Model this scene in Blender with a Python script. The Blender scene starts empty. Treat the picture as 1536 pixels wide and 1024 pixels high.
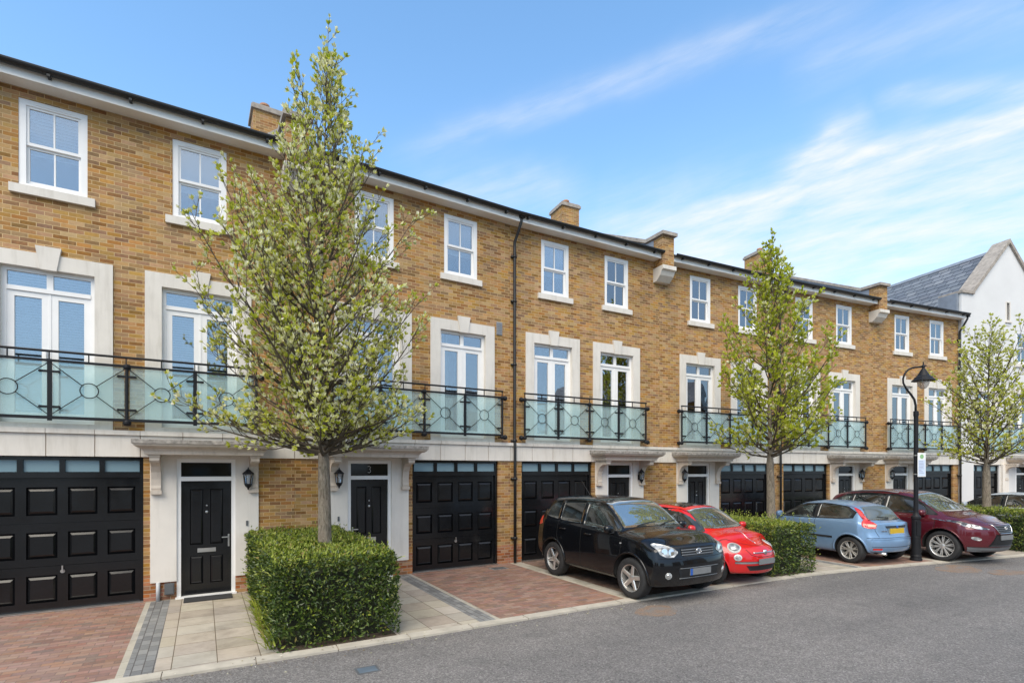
import bpy, bmesh, math, random
from mathutils import Vector, Matrix, noise
from mathutils.bvhtree import BVHTree

SC = bpy.context.scene
COL = SC.collection
R = math.radians
F_PX, H_CAM, Y_HOR = 785.0, 2.2, 705.0        # focal length and horizon of the 1536 x 1024 photograph


# ------------------------------------------------------------------ mesh builder
class MB:
    def __init__(s, mirror=None):
        s.v, s.f, s.m, s.mir = [], [], [], mirror

    def add(s, verts, faces, mat=0):
        o = len(s.v)
        s.v += [tuple(p) for p in verts]
        s.f += [tuple(i + o for i in f) for f in faces]
        s.m += [mat] * len(faces)

    def quad(s, a, b, c, d, mat=0):
        s.add([a, b, c, d], [(0, 1, 2, 3)], mat)

    def box(s, x0, x1, y0, y1, z0, z1, mat=0):
        s.add([(x0, y0, z0), (x1, y0, z0), (x1, y1, z0), (x0, y1, z0), (x0, y0, z1), (x1, y0, z1), (x1, y1, z1), (x0, y1, z1)],
              [(0, 3, 2, 1), (4, 5, 6, 7), (0, 1, 5, 4), (1, 2, 6, 5), (2, 3, 7, 6), (3, 0, 4, 7)], mat)

    def prism(s, pts, ax, a, b, mat=0):
        """pts: 2-D outline in the plane across axis ax (0: (y,z), 1: (x,z), 2: (x,y)), extruded from a to b."""
        def P(p, t):
            return ((t, p[0], p[1]), (p[0], t, p[1]), (p[0], p[1], t))[ax]
        n = len(pts)
        s.add([P(p, a) for p in pts] + [P(p, b) for p in pts],
              [tuple(range(n))[::-1], tuple(range(n, 2 * n))] + [(i, (i + 1) % n, n + (i + 1) % n, n + i) for i in range(n)], mat)

    def tube(s, pts, rad, sides=8, mat=0, cap=True):
        pts = [Vector(p) for p in pts]
        n = len(pts)
        rad = rad if isinstance(rad, (list, tuple)) else [rad] * n
        t = (pts[1] - pts[0]).normalized()
        u = t.orthogonal().normalized()
        vs = []
        for i, p in enumerate(pts):
            t = (pts[min(i + 1, n - 1)] - pts[max(i - 1, 0)]).normalized()
            u = (u - t * u.dot(t))
            u = u.normalized() if u.length > 1e-6 else t.orthogonal().normalized()
            w = t.cross(u)
            for k in range(sides):
                a = 2 * math.pi * k / sides
                vs.append(p + (u * math.cos(a) + w * math.sin(a)) * rad[i])
        fs = [(i * sides + k, i * sides + (k + 1) % sides, (i + 1) * sides + (k + 1) % sides, (i + 1) * sides + k)
              for i in range(n - 1) for k in range(sides)]
        if cap:
            fs += [tuple(range(sides))[::-1], tuple(range((n - 1) * sides, n * sides))]
        s.add(vs, fs, mat)

    def lathe(s, prof, c=(0, 0, 0), sides=24, axis='z', mat=0, closed=False):
        """prof: (radius, height) pairs turned about an axis through c."""
        vs = []
        for r, h in prof:
            for k in range(sides):
                a = 2 * math.pi * k / sides
                p = (r * math.cos(a), r * math.sin(a), h)
                if axis == 'y':
                    p = (p[0], h, p[1])
                elif axis == 'x':
                    p = (h, p[0], p[1])
                vs.append((c[0] + p[0], c[1] + p[1], c[2] + p[2]))
        n = len(prof)
        fs = [(i * sides + k, i * sides + (k + 1) % sides, ((i + 1) % n) * sides + (k + 1) % sides, ((i + 1) % n) * sides + k)
              for i in range(n if closed else n - 1) for k in range(sides)]
        s.add(vs, fs, mat)

    def holed(s, x0, x1, z0, z1, y, holes, depth=0.1, mat=0, rmat=None, sill=-9.0):
        """upright sheet facing -y with rectangular openings and their reveals."""
        xs = sorted({x0, x1, *[h[0] for h in holes], *[h[1] for h in holes]})
        zs = sorted({z0, z1, *[h[2] for h in holes], *[h[3] for h in holes]})
        for a, b in zip(xs, xs[1:]):
            for c, d in zip(zs, zs[1:]):
                mx, mz = (a + b) / 2, (c + d) / 2
                if not any(h[0] < mx < h[1] and h[2] < mz < h[3] for h in holes):
                    s.quad((a, y, c), (b, y, c), (b, y, d), (a, y, d), mat)
        rm = mat if rmat is None else rmat
        for a, b, c, d in holes:
            Y = y + depth
            s.quad((a, y, c), (a, y, d), (a, Y, d), (a, Y, c), rm)
            s.quad((b, y, c), (b, Y, c), (b, Y, d), (b, y, d), rm)
            s.quad((a, y, d), (b, y, d), (b, Y, d), (a, Y, d), rm)
            if c > sill:
                s.quad((a, y, c), (a, Y, c), (b, Y, c), (b, y, c), rm)

    def build(s, name, mats, parent=None, smooth=False):
        v, f = s.v, s.f
        if s.mir is not None:
            v = [(s.mir - p[0], p[1], p[2]) for p in v]
            f = [q[::-1] for q in f]
        me = bpy.data.meshes.new(name)
        me.from_pydata(v, [], f)
        mats = mats if isinstance(mats, (list, tuple)) else [mats]
        for m in mats:
            me.materials.append(m)
        if len(mats) > 1:
            me.polygons.foreach_set('material_index', s.m)
        if smooth:
            me.polygons.foreach_set('use_smooth', [True] * len(me.polygons))
        me.update()
        o = bpy.data.objects.new(name, me)
        COL.objects.link(o)
        if parent:
            o.parent = parent
        return o


def empty(name, loc=(0, 0, 0), rz=0.0):
    o = bpy.data.objects.new(name, None)
    o.empty_display_size = 0.2
    o.location = loc
    o.rotation_euler = (0, 0, rz)
    COL.objects.link(o)
    return o


def tag(o, label=None, cat=None, group=None, kind=None):
    for k, val in (('label', label), ('category', cat), ('group', group), ('kind', kind)):
        if val:
            o[k] = val
    return o


def interp(tab, x):
    """smooth (monotone cubic) table look-up."""
    if x <= tab[0][0]:
        return tab[0][1]
    if x >= tab[-1][0]:
        return tab[-1][1]
    n = len(tab)
    d = [(tab[i + 1][1] - tab[i][1]) / (tab[i + 1][0] - tab[i][0]) for i in range(n - 1)]
    m = [d[0]] + [0 if d[i - 1] * d[i] <= 0 else 2 * d[i - 1] * d[i] / (d[i - 1] + d[i]) for i in range(1, n - 1)] + [d[-1]]
    for i in range(n - 1):
        if x <= tab[i + 1][0]:
            h = tab[i + 1][0] - tab[i][0]
            t = (x - tab[i][0]) / h
            return ((2 * t**3 - 3 * t * t + 1) * tab[i][1] + (t**3 - 2 * t * t + t) * h * m[i]
                    + (-2 * t**3 + 3 * t * t) * tab[i + 1][1] + (t**3 - t * t) * h * m[i + 1])


def lerp(a, b, t):
    return a + (b - a) * t


# ------------------------------------------------------------------ materials
class NT:
    """a few words for wiring nodes."""
    def __init__(s, tree):
        s.t = tree
        s.t.nodes.clear()

    def n(s, kind, **kw):
        nd = s.t.nodes.new('ShaderNode' + kind)
        for k, v in kw.items():
            setattr(nd, k, v)
        return nd

    def put(s, sock, v):
        if isinstance(v, bpy.types.NodeSocket):
            s.t.links.new(v, sock)
        elif v is not None:
            if sock.type == 'RGBA' and len(v) == 3:
                v = (*v, 1)
            sock.default_value = v

    def math(s, op, a, b=None, c=None, clamp=False):
        nd = s.n('Math', operation=op, use_clamp=clamp)
        for i, v in enumerate((a, b, c)):
            s.put(nd.inputs[i], v)
        return nd.outputs[0]

    def vmath(s, op, a, b=None):
        nd = s.n('VectorMath', operation=op)
        s.put(nd.inputs[0], a)
        s.put(nd.inputs[1], b)
        return nd.outputs['Value'] if op in ('DOT_PRODUCT', 'LENGTH') else nd.outputs[0]

    def comb(s, x, y, z=0.0):
        nd = s.n('CombineXYZ')
        for i, v in enumerate((x, y, z)):
            s.put(nd.inputs[i], v)
        return nd.outputs[0]

    def sep(s, v):
        nd = s.n('SeparateXYZ')
        s.put(nd.inputs[0], v)
        return nd.outputs

    def noise(s, vec, scale, detail=4.0, rough=0.55, dist=0.0):
        nd = s.n('TexNoise')
        s.put(nd.inputs['Vector'], vec)
        for k, v in (('Scale', scale), ('Detail', detail), ('Roughness', rough), ('Distortion', dist)):
            nd.inputs[k].default_value = v
        return nd.outputs[0]

    def ramp(s, fac, stops, const=False):
        nd = s.n('ValToRGB')
        if const:
            nd.color_ramp.interpolation = 'CONSTANT'
        el = nd.color_ramp.elements
        while len(el) < len(stops):
            el.new(0.5)
        for e, (p, c) in zip(el, stops):
            e.position = p
            e.color = (*c, 1) if len(c) == 3 else c
        s.put(nd.inputs[0], fac)
        return nd.outputs[0]

    def mix(s, fac, a, b, blend='MIX'):
        nd = s.n('Mix', data_type='RGBA', blend_type=blend)
        s.put(nd.inputs[0], fac)
        s.put(nd.inputs[6], a)
        s.put(nd.inputs[7], b)
        return nd.outputs[2]

    def range(s, v, a, b, c, d):
        nd = s.n('MapRange')
        for i, x in enumerate((v, a, b, c, d)):
            s.put(nd.inputs[i], x)
        return nd.outputs[0]

    def principled(s, color, rough=0.5, metal=0.0, bump=None, bumpd=0.01, **kw):
        p = s.n('BsdfPrincipled')
        s.put(p.inputs['Base Color'], color)
        s.put(p.inputs['Roughness'], rough)
        s.put(p.inputs['Metallic'], metal)
        for k, v in kw.items():
            s.put(p.inputs[k.replace('_', ' ')], v)
        if bump is not None:
            b = s.n('Bump')
            b.inputs['Distance'].default_value = bumpd
            s.put(b.inputs['Height'], bump)
            s.put(p.inputs['Normal'], b.outputs[0])
        return p.outputs[0]

    def out(s, sh):
        o = s.n('OutputMaterial')
        s.put(o.inputs[0], sh)


def mat(name):
    m = bpy.data.materials.new(name)
    m.use_nodes = True
    return m, NT(m.node_tree)


def obj_coord(k):
    return k.n('TexCoord').outputs['Object']


def plain(name, col, rough=0.5, metal=0.0, var=0.12, scale=3.0, bump=0.0, bscale=60.0, **kw):
    """one colour, gently mottled and slightly worn."""
    m, k = mat(name)
    co = obj_coord(k)
    f = k.noise(co, scale, 5.0, 0.6)
    lo = tuple(c * (1 - var) for c in col)
    hi = tuple(min(1, c * (1 + var)) for c in col)
    c = k.ramp(f, [(0.3, lo), (0.7, hi)])
    b = k.noise(co, bscale, 3.0) if bump else None
    r = k.range(k.noise(co, scale * 2.3, 3.0), 0.3, 0.7, max(0, rough - 0.06), rough + 0.06) if rough > 0.08 else rough
    k.out(k.principled(c, r, metal, b, bump or 0.01, **kw))
    return m


def coursed(k, u, v, bw, bh, ju, jv, stagger=0.5):
    """brick pattern: a random number per unit, a joint mask (1 in the joints) and the unit's own id vector."""
    vb = k.math('DIVIDE', v, bh)
    row = k.math('FLOOR', vb)
    ub = k.math('ADD', k.math('DIVIDE', u, bw), k.math('MULTIPLY', k.math('MODULO', row, 2.0), stagger))
    col = k.math('FLOOR', ub)
    idv = k.comb(col, row, 0.0)
    wn = k.n('TexWhiteNoise', noise_dimensions='2D')
    k.put(wn.inputs[0], idv)
    fu, fv = k.math('FRACT', ub), k.math('FRACT', vb)
    joint = k.math('MAXIMUM', k.math('LESS_THAN', fu, ju), k.math('LESS_THAN', fv, jv))
    return wn.outputs['Value'], joint, wn.outputs['Color']


def brick_mat(name, stops, mortar, bw=0.192, bh=0.0645, ju=0.05, jv=0.15, axes='wall', rough=0.85, stagger=0.5, bump=0.006,
              patch=0.25, stain=0.0, offset=(0.0, 0.0), tilt=1.0, spread=0.84):
    m, k = mat(name)
    co = obj_coord(k)
    x, y, z = k.sep(co)
    if axes == 'wall':
        u, v = k.math('ADD', k.math('ADD', x, y), 50.0), z
    elif axes == 'ground':
        u, v = k.math('ADD', x, 50.0), k.math('ADD', y, 50.0)
    elif axes == 'ground_turned':
        u, v = k.math('ADD', y, 50.0), k.math('ADD', x, 50.0)
    elif axes == 'roof':
        u, v = k.math('ADD', x, 50.0), k.math('MULTIPLY', z, tilt)
    else:                                      # roof whose ridge runs along y
        u, v = k.math('ADD', y, 50.0), k.math('MULTIPLY', z, tilt)
    u, v = k.math('ADD', u, offset[0]), k.math('ADD', v, offset[1])
    rnd, joint, rc = coursed(k, u, v, bw, bh, ju, jv, stagger)
    fine = k.noise(k.vmath('MULTIPLY', co, (0.6, 0.6, 1.4)), 30.0, 6.0, 0.7)
    big = k.noise(co, 0.9, 4.0, 0.6)
    t = k.math('ADD', k.math('MULTIPLY', rnd, spread), k.math('MULTIPLY', k.math('SUBTRACT', fine, 0.5 - (1 - spread) * 0.5), 0.8))
    c = k.ramp(t, stops)
    hue = k.n('HueSaturation')
    k.put(hue.inputs['Hue'], k.range(k.sep(rc)[1], 0.0, 1.0, 0.488, 0.512))
    k.put(hue.inputs['Saturation'], k.range(k.sep(rc)[2], 0.0, 1.0, 0.82, 1.12))
    k.put(hue.inputs['Color'], c)
    c = hue.outputs[0]
    c = k.mix(joint, c, mortar)
    c = k.mix(patch, c, k.ramp(big, [(0.3, (0.62, 0.62, 0.62)), (0.5, (1, 1, 1)), (0.72, (1.0, 0.98, 0.93))]), 'MULTIPLY')
    k2 = k.noise(k.vmath('MULTIPLY', co, (3.0, 3.0, 0.5)), 1.0, 5.0, 0.65)
    c = k.mix(0.35, c, k.ramp(k2, [(0.35, (0.72, 0.70, 0.68)), (0.6, (1.06, 1.06, 1.06))]), 'MULTIPLY')
    if stain:
        s1 = k.noise(k.vmath('MULTIPLY', co, (1.6, 1.6, 0.35)), 1.0, 6.0, 0.7)
        c = k.mix(k.range(s1, 0.52, 0.75, 0.0, stain), c, tuple(q * 0.45 for q in mortar), 'MIX')
    hgt = k.math('ADD', k.math('SUBTRACT', 1.0, joint), k.math('MULTIPLY', fine, 0.5))
    k.out(k.principled(c, rough, 0.0, hgt, bump))
    return m


M = {}


def make_materials():
    gold = [(0.0, (0.14, 0.07, 0.027)), (0.18, (0.225, 0.114, 0.040)), (0.38, (0.335, 0.174, 0.056)), (0.6, (0.41, 0.226, 0.078)),
            (0.82, (0.50, 0.285, 0.103)), (1.0, (0.56, 0.34, 0.14))]
    M['brick'] = brick_mat('golden_stock_brick', gold, (0.62, 0.44, 0.23), spread=0.62, jv=0.125, ju=0.042, patch=0.6, stain=0.3)
    red = [(0.0, (0.20, 0.07, 0.03)), (0.4, (0.36, 0.13, 0.055)), (0.75, (0.45, 0.19, 0.08)), (1.0, (0.38, 0.22, 0.10))]
    M['plinth'] = brick_mat('red_plinth_brick', red, (0.45, 0.34, 0.24))
    pav = [(0.0, (0.165, 0.115, 0.095)), (0.2, (0.235, 0.14, 0.105)), (0.55, (0.285, 0.163, 0.12)), (0.85, (0.325, 0.195, 0.145)), (1.0, (0.235, 0.18, 0.15))]
    M['drive'] = brick_mat('red_block_paving', pav, (0.19, 0.125, 0.10), 0.2, 0.1, 0.035, 0.07, 'ground', 0.9, bump=0.004, patch=0.6, stain=0.2)
    pav2 = [(0.0, (0.14, 0.095, 0.07)), (0.4, (0.21, 0.13, 0.095)), (0.8, (0.26, 0.165, 0.12)), (1.0, (0.20, 0.15, 0.12))]
    M['drive_dark'] = brick_mat('weathered_block_paving', pav2, (0.07, 0.055, 0.045), 0.2, 0.1, 0.035, 0.07, 'ground', 0.9, bump=0.004, patch=0.6, stain=0.3)
    gry = [(0.0, (0.15, 0.15, 0.15)), (0.5, (0.21, 0.21, 0.205)), (1.0, (0.28, 0.275, 0.265))]
    M['setts'] = brick_mat('grey_setts', gry, (0.10, 0.09, 0.085), 0.2, 0.1, 0.05, 0.09, 'ground_turned', 0.9, bump=0.004, patch=0.5)
    pale = [(0.0, (0.33, 0.30, 0.25)), (0.5, (0.42, 0.385, 0.32)), (1.0, (0.47, 0.43, 0.36))]
    M['pale_setts'] = brick_mat('pale_edging', pale, (0.2, 0.17, 0.13), 0.45, 0.19, 0.012, 0.03, 'ground_turned', 0.9, bump=0.003, patch=0.6, stain=0.3)
    slab = [(0.0, (0.34, 0.295, 0.24)), (0.5, (0.41, 0.36, 0.295)), (1.0, (0.47, 0.42, 0.35))]
    M['slabs'] = brick_mat('sandstone_slabs', slab, (0.15, 0.115, 0.075), 0.45, 0.45, 0.02, 0.02, 'ground', 0.85, 0.0, 0.004, 0.7, 0.4, (0.13, 0.07))
    slt = [(0.0, (0.12, 0.13, 0.15)), (0.5, (0.175, 0.187, 0.208)), (1.0, (0.24, 0.25, 0.268))]
    M['slate_x'] = brick_mat('blue_grey_slates', slt, (0.06, 0.07, 0.085), 0.3, 0.24, 0.03, 0.08, 'roof', 0.5, tilt=2.2, bump=0.01)
    M['slate_y'] = brick_mat('blue_grey_slates_on_the_gabled_roof', slt, (0.028, 0.033, 0.042), 0.42, 0.3, 0.05, 0.15, 'roof_y', 0.5, tilt=1.37, bump=0.012)
    M['canopy'] = plain('weathered_canopy_paint', (0.62, 0.555, 0.49), 0.7, var=0.14, scale=5.0)
    M['render'] = plain('warm_white_render', (0.65, 0.61, 0.565), 0.8, var=0.08, scale=1.3, bump=0.002)
    M['stone'] = plain('cast_stone', (0.69, 0.645, 0.585), 0.75, var=0.06, scale=4.0, bump=0.001)
    def stained(name, col, rough, amount, scale=1.0):
        m, k = mat(name)
        co = obj_coord(k)
        n1 = k.noise(co, 2.2 * scale, 5.0, 0.6)
        n2 = k.noise(k.vmath('MULTIPLY', co, (9.0, 9.0, 1.1)), scale, 5.0, 0.65)
        c = k.ramp(n1, [(0.3, tuple(v * 0.93 for v in col)), (0.7, tuple(min(1, v * 1.05) for v in col))])
        c = k.mix(k.range(n2, 0.5, 0.75, 0.0, amount), c, (0.30, 0.26, 0.20))
        k.out(k.principled(c, rough, 0.0, k.noise(co, 70.0, 3.0), 0.0015))
        return m
    M['stone'] = stained('cast_stone', (0.69, 0.645, 0.585), 0.75, 0.28)
    M['render'] = stained('warm_white_render', (0.73, 0.68, 0.62), 0.8, 0.22, 0.7)
    M['gable_render'] = stained('grey_white_render', (0.64, 0.63, 0.615), 0.85, 0.2, 0.6)
    M['canopy'] = stained('weathered_canopy_paint', (0.58, 0.505, 0.43), 0.7, 0.5, 1.3)
    M['joint'] = plain('stone_joint', (0.35, 0.27, 0.2), 0.9)
    M['gable_render'] = plain('grey_white_render', (0.66, 0.655, 0.65), 0.85, var=0.05, scale=0.8, bump=0.002)
    M['upvc'] = plain('white_window_frame', (0.83, 0.815, 0.80), 0.35, var=0.03)
    M['trim'] = plain('white_painted_trim', (0.80, 0.775, 0.74), 0.5, var=0.05, scale=1.5)
    M['black'] = plain('black_gloss_paint', (0.008, 0.0085, 0.0098), 0.17, var=0.15, scale=2.0, Specular_IOR_Level=0.45)
    M['iron'] = plain('black_ironwork', (0.012, 0.0125, 0.015), 0.5, var=0.2, Specular_IOR_Level=0.25)
    M['gutter'] = plain('black_plastic_gutter', (0.012, 0.012, 0.013), 0.5)
    M['steel'] = plain('brushed_steel', (0.55, 0.53, 0.5), 0.35, 0.9)
    M['lead'] = plain('lead_sheet', (0.20, 0.225, 0.265), 0.6, var=0.2)
    M['coping'] = plain('weathered_coping_stone', (0.33, 0.29, 0.25), 0.85, var=0.3, scale=7.0, bump=0.003)
    M['canopy_top'] = plain('weathered_canopy_lead', (0.30, 0.275, 0.25), 0.8, var=0.55, scale=14.0)
    M['terracotta'] = plain('terracotta_pot', (0.42, 0.22, 0.12), 0.8)
    M['vent'] = plain('grey_vent_plastic', (0.26, 0.27, 0.29), 0.6)
    M['pvc_grey'] = plain('grey_pvc_pipe', (0.45, 0.46, 0.48), 0.5)
    M['meter'] = plain('dark_meter_box', (0.10, 0.105, 0.11), 0.6)
    M['mat'] = plain('coir_door_mat', (0.03, 0.03, 0.032), 0.95, bump=0.004)
    M['soil'] = plain('bare_soil', (0.085, 0.06, 0.04), 0.95, var=0.5, scale=9.0, bump=0.02, bscale=25)
    M['kerb'] = plain('concrete_kerb', (0.43, 0.39, 0.325), 0.9, var=0.16, scale=4.0, bump=0.002)
    m, k = mat('grey_brown_bark')
    co = obj_coord(k)
    st = k.noise(k.vmath('MULTIPLY', co, (1.0, 1.0, 0.28)), 26.0, 6.0, 0.7, 1.2)
    pt = k.noise(co, 5.0, 4.0, 0.6)
    c = k.ramp(st, [(0.32, (0.09, 0.07, 0.05)), (0.5, (0.23, 0.19, 0.15)), (0.68, (0.33, 0.285, 0.235))])
    c = k.mix(0.5, c, k.ramp(pt, [(0.35, (0.7, 0.72, 0.6)), (0.65, (1.1, 1.05, 1.0))]), 'MULTIPLY')
    k.out(k.principled(c, 0.9, 0.0, st, 0.03))
    M['bark'] = m
    M['twig'] = plain('dark_twig_bark', (0.085, 0.065, 0.045), 0.85, var=0.4, scale=5.0)
    M['blind'] = plain('pale_blind', (0.62, 0.63, 0.64), 0.8, var=0.05)
    M['curtain'] = plain('grey_curtain', (0.33, 0.31, 0.28), 0.9, var=0.25, scale=2.0)
    M['net'] = plain('white_net_curtain', (0.66, 0.69, 0.72), 0.9, var=0.08)
    M['inside'] = plain('dim_room', (0.05, 0.055, 0.06), 0.9)
    M['paper'] = plain('white_paper', (0.75, 0.75, 0.75), 0.8)
    # panes: clear glass with a good mirror
    m, k = mat('window_glass')
    fr = k.n('Fresnel')
    fr.inputs[0].default_value = 1.52
    wob = k.noise(obj_coord(k), 1.4, 2.0)
    b = k.n('Bump')
    b.inputs['Strength'].default_value = 0.05
    b.inputs['Distance'].default_value = 0.05
    k.put(b.inputs['Height'], wob)
    gl = k.n('BsdfGlossy')
    gl.inputs['Roughness'].default_value = 0.015
    gl.inputs['Color'].default_value = (0.95, 0.97, 1, 1)
    k.put(gl.inputs['Normal'], b.outputs[0])
    tr = k.n('BsdfTransparent')
    tr.inputs[0].default_value = (0.80, 0.85, 0.87, 1)
    mx = k.n('MixShader')
    k.put(mx.inputs[0], k.math('ADD', k.math('MULTIPLY', fr.outputs[0], 1.3), 0.20, clamp=True))
    k.put(mx.inputs[1], tr.outputs[0])
    k.put(mx.inputs[2], gl.outputs[0])
    k.out(mx.outputs[0])
    M['glass'] = m
    m, k = mat('dark_door_glass')
    k.out(k.principled((0.012, 0.013, 0.012), 0.05, Specular_IOR_Level=0.3))
    M['dark_glass'] = m
    # etched balcony glass: milky aqua, half see-through
    m, k = mat('etched_aqua_glass')
    df = k.n('BsdfDiffuse')
    df.inputs[0].default_value = (0.82, 0.98, 0.99, 1)
    tl = k.n('BsdfTranslucent')
    tl.inputs[0].default_value = (0.66, 0.86, 0.87, 1)
    tr = k.n('BsdfTransparent')
    tr.inputs[0].default_value = (0.885, 0.985, 0.985, 1)
    gl = k.n('BsdfGlossy')
    gl.inputs['Roughness'].default_value = 0.25
    m1, m2, m3 = k.n('MixShader'), k.n('MixShader'), k.n('MixShader')
    m1.inputs[0].default_value = 0.12
    k.put(m1.inputs[1], df.outputs[0])
    k.put(m1.inputs[2], tl.outputs[0])
    m2.inputs[0].default_value = 0.78
    k.put(m2.inputs[1], m1.outputs[0])
    k.put(m2.inputs[2], tr.outputs[0])
    fr = k.n('Fresnel')
    k.put(m3.inputs[0], k.math('MULTIPLY', fr.outputs[0], 0.45))
    k.put(m3.inputs[1], m2.outputs[0])
    k.put(m3.inputs[2], gl.outputs[0])
    k.out(m3.outputs[0])
    M['etched'] = m
    m, k = mat('frosted_transom_glass')
    k.out(k.principled((0.22, 0.33, 0.38), 0.18))
    M['transom'] = m
    # asphalt
    m, k = mat('asphalt')
    co = obj_coord(k)
    sp = k.noise(co, 85.0, 3.0, 0.7)
    md = k.noise(co, 6.0, 6.0, 0.65)
    bg = k.noise(co, 0.35, 5.0, 0.6)
    vor = k.n('TexVoronoi', feature='F1')
    k.put(vor.inputs['Vector'], co)
    vor.inputs['Scale'].default_value = 70.0
    c = k.ramp(k.math('ADD', k.math('MULTIPLY', sp, 0.62), k.math('MULTIPLY', k.sep(vor.outputs['Color'])[0], 0.38)),
               [(0.22, (0.10, 0.093, 0.088)), (0.48, (0.205, 0.191, 0.18)), (0.64, (0.27, 0.252, 0.238)), (0.8, (0.47, 0.44, 0.415))])
    c = k.mix(0.55, c, k.ramp(bg, [(0.35, (0.66, 0.66, 0.67)), (0.62, (1.05, 1.03, 1.02))]), 'MULTIPLY')
    tr_ = k.noise(k.vmath('MULTIPLY', k.vmath('ADD', k.comb(k.math('ADD', k.math('MULTIPLY', k.sep(co)[0], 0.87), k.math('MULTIPLY', k.sep(co)[1], 0.5)), k.math('SUBTRACT', k.math('MULTIPLY', k.sep(co)[1], 0.87), k.math('MULTIPLY', k.sep(co)[0], 0.5)), 0.0), (3.0, 3.0, 0.0)), (0.09, 0.9, 1.0)), 1.0, 4.0, 0.6)
    c = k.mix(0.55, c, k.ramp(tr_, [(0.36, (0.70, 0.70, 0.71)), (0.6, (1.08, 1.07, 1.06))]), 'MULTIPLY')
    oil = k.noise(co, 1.1, 3.0, 0.5)
    c = k.mix(k.range(oil, 0.63, 0.72, 0.0, 0.35), c, (0.08, 0.077, 0.075))
    c = k.mix(0.35, c, k.ramp(md, [(0.35, (0.7, 0.7, 0.7)), (0.65, (1.1, 1.1, 1.1))]), 'MULTIPLY')
    k.out(k.principled(c, 0.85, 0.0, k.math('ADD', sp, k.math('MULTIPLY', vor.outputs['Distance'], 0.6)), 0.012))
    M['asphalt'] = m
    m, k = mat('rusty_gritty_cover')
    co = obj_coord(k)
    g1 = k.noise(co, 42.0, 4.0, 0.7)
    g2 = k.noise(co, 5.0, 3.0, 0.6)
    c = k.ramp(g1, [(0.34, (0.10, 0.085, 0.075)), (0.5, (0.24, 0.165, 0.115)), (0.62, (0.34, 0.215, 0.14)), (0.74, (0.42, 0.33, 0.26))])
    c = k.mix(k.range(g2, 0.42, 0.6, 0.0, 0.8), c, (0.19, 0.178, 0.168))
    k.out(k.principled(c, 0.95, 0.0, g1, 0.02))
    M['rust'] = m
    M['bluecover'] = plain('blue_grey_steel_cover', (0.15, 0.19, 0.23), 0.5, 0.3, var=0.2)
    M['verge'] = plain('far_ground', (0.16, 0.15, 0.13), 0.95, var=0.3, scale=0.3)

    def leaf(name, stops, trans, rough=0.45):
        m, k = mat(name)
        g = k.n('NewGeometry')
        c = k.ramp(g.outputs['Random Per Island'], stops)
        tl = k.n('BsdfTranslucent')
        k.put(tl.inputs[0], c)
        mx = k.n('MixShader')
        mx.inputs[0].default_value = trans
        k.put(mx.inputs[1], k.principled(c, rough))
        k.put(mx.inputs[2], tl.outputs[0])
        k.out(mx.outputs[0])
        return m
    M['leaf_green'] = leaf('young_green_leaf', [(0.0, (0.36, 0.39, 0.03)), (0.5, (0.56, 0.58, 0.07)), (1.0, (0.74, 0.72, 0.16))], 0.48)
    M['leaf_pale'] = leaf('pale_felted_leaf', [(0.0, (0.58, 0.58, 0.20)), (0.45, (0.74, 0.72, 0.40)), (0.75, (0.86, 0.84, 0.58)), (1.0, (0.93, 0.91, 0.78))], 0.42, 0.7)
    M['leaf_lime'] = leaf('lime_green_leaf', [(0.0, (0.28, 0.33, 0.015)), (0.5, (0.47, 0.52, 0.03)), (1.0, (0.64, 0.66, 0.08))], 0.48)
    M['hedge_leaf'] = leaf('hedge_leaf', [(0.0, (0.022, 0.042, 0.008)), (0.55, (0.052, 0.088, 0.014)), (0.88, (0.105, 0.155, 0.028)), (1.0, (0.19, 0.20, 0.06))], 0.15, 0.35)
    M['hedge_lit_tip'] = leaf('lit_new_hedge_growth', [(0.0, (0.15, 0.20, 0.02)), (0.55, (0.27, 0.33, 0.035)), (0.9, (0.38, 0.41, 0.075)), (1.0, (0.30, 0.20, 0.08))], 0.3, 0.4)  # new growth, brightened further by top light put into the colour
    M['litter'] = leaf('dry_leaf', [(0.0, (0.10, 0.06, 0.03)), (0.5, (0.20, 0.13, 0.06)), (1.0, (0.30, 0.24, 0.10))], 0.1, 0.8)
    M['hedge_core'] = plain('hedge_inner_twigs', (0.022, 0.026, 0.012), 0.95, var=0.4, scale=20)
# ------------------------------------------------------------------ the curved terrace: fitted starting points and headings (degrees)
L = 4.773
START = [(-8.233, 7.491), (-4.123, 9.919), (-0.05, 12.408), (4.14, 14.695), (8.452, 16.741), (12.842, 18.614), (17.309, 20.297)]
HEAD = [30.57, 31.43, 28.64, 25.39, 23.10, 20.64, 17.0]
W_UP = [(0.87, 1.694), (2.833, 3.643)]            # upper windows
W_FR = [(0.427, 2.02), (2.446, 4.04)]             # stone surrounds of the balcony doors
GAR, DOOR, REN = (0.318, 2.425), (2.893, 3.782), (2.52, 4.157)
TOP = 8.01


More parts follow.
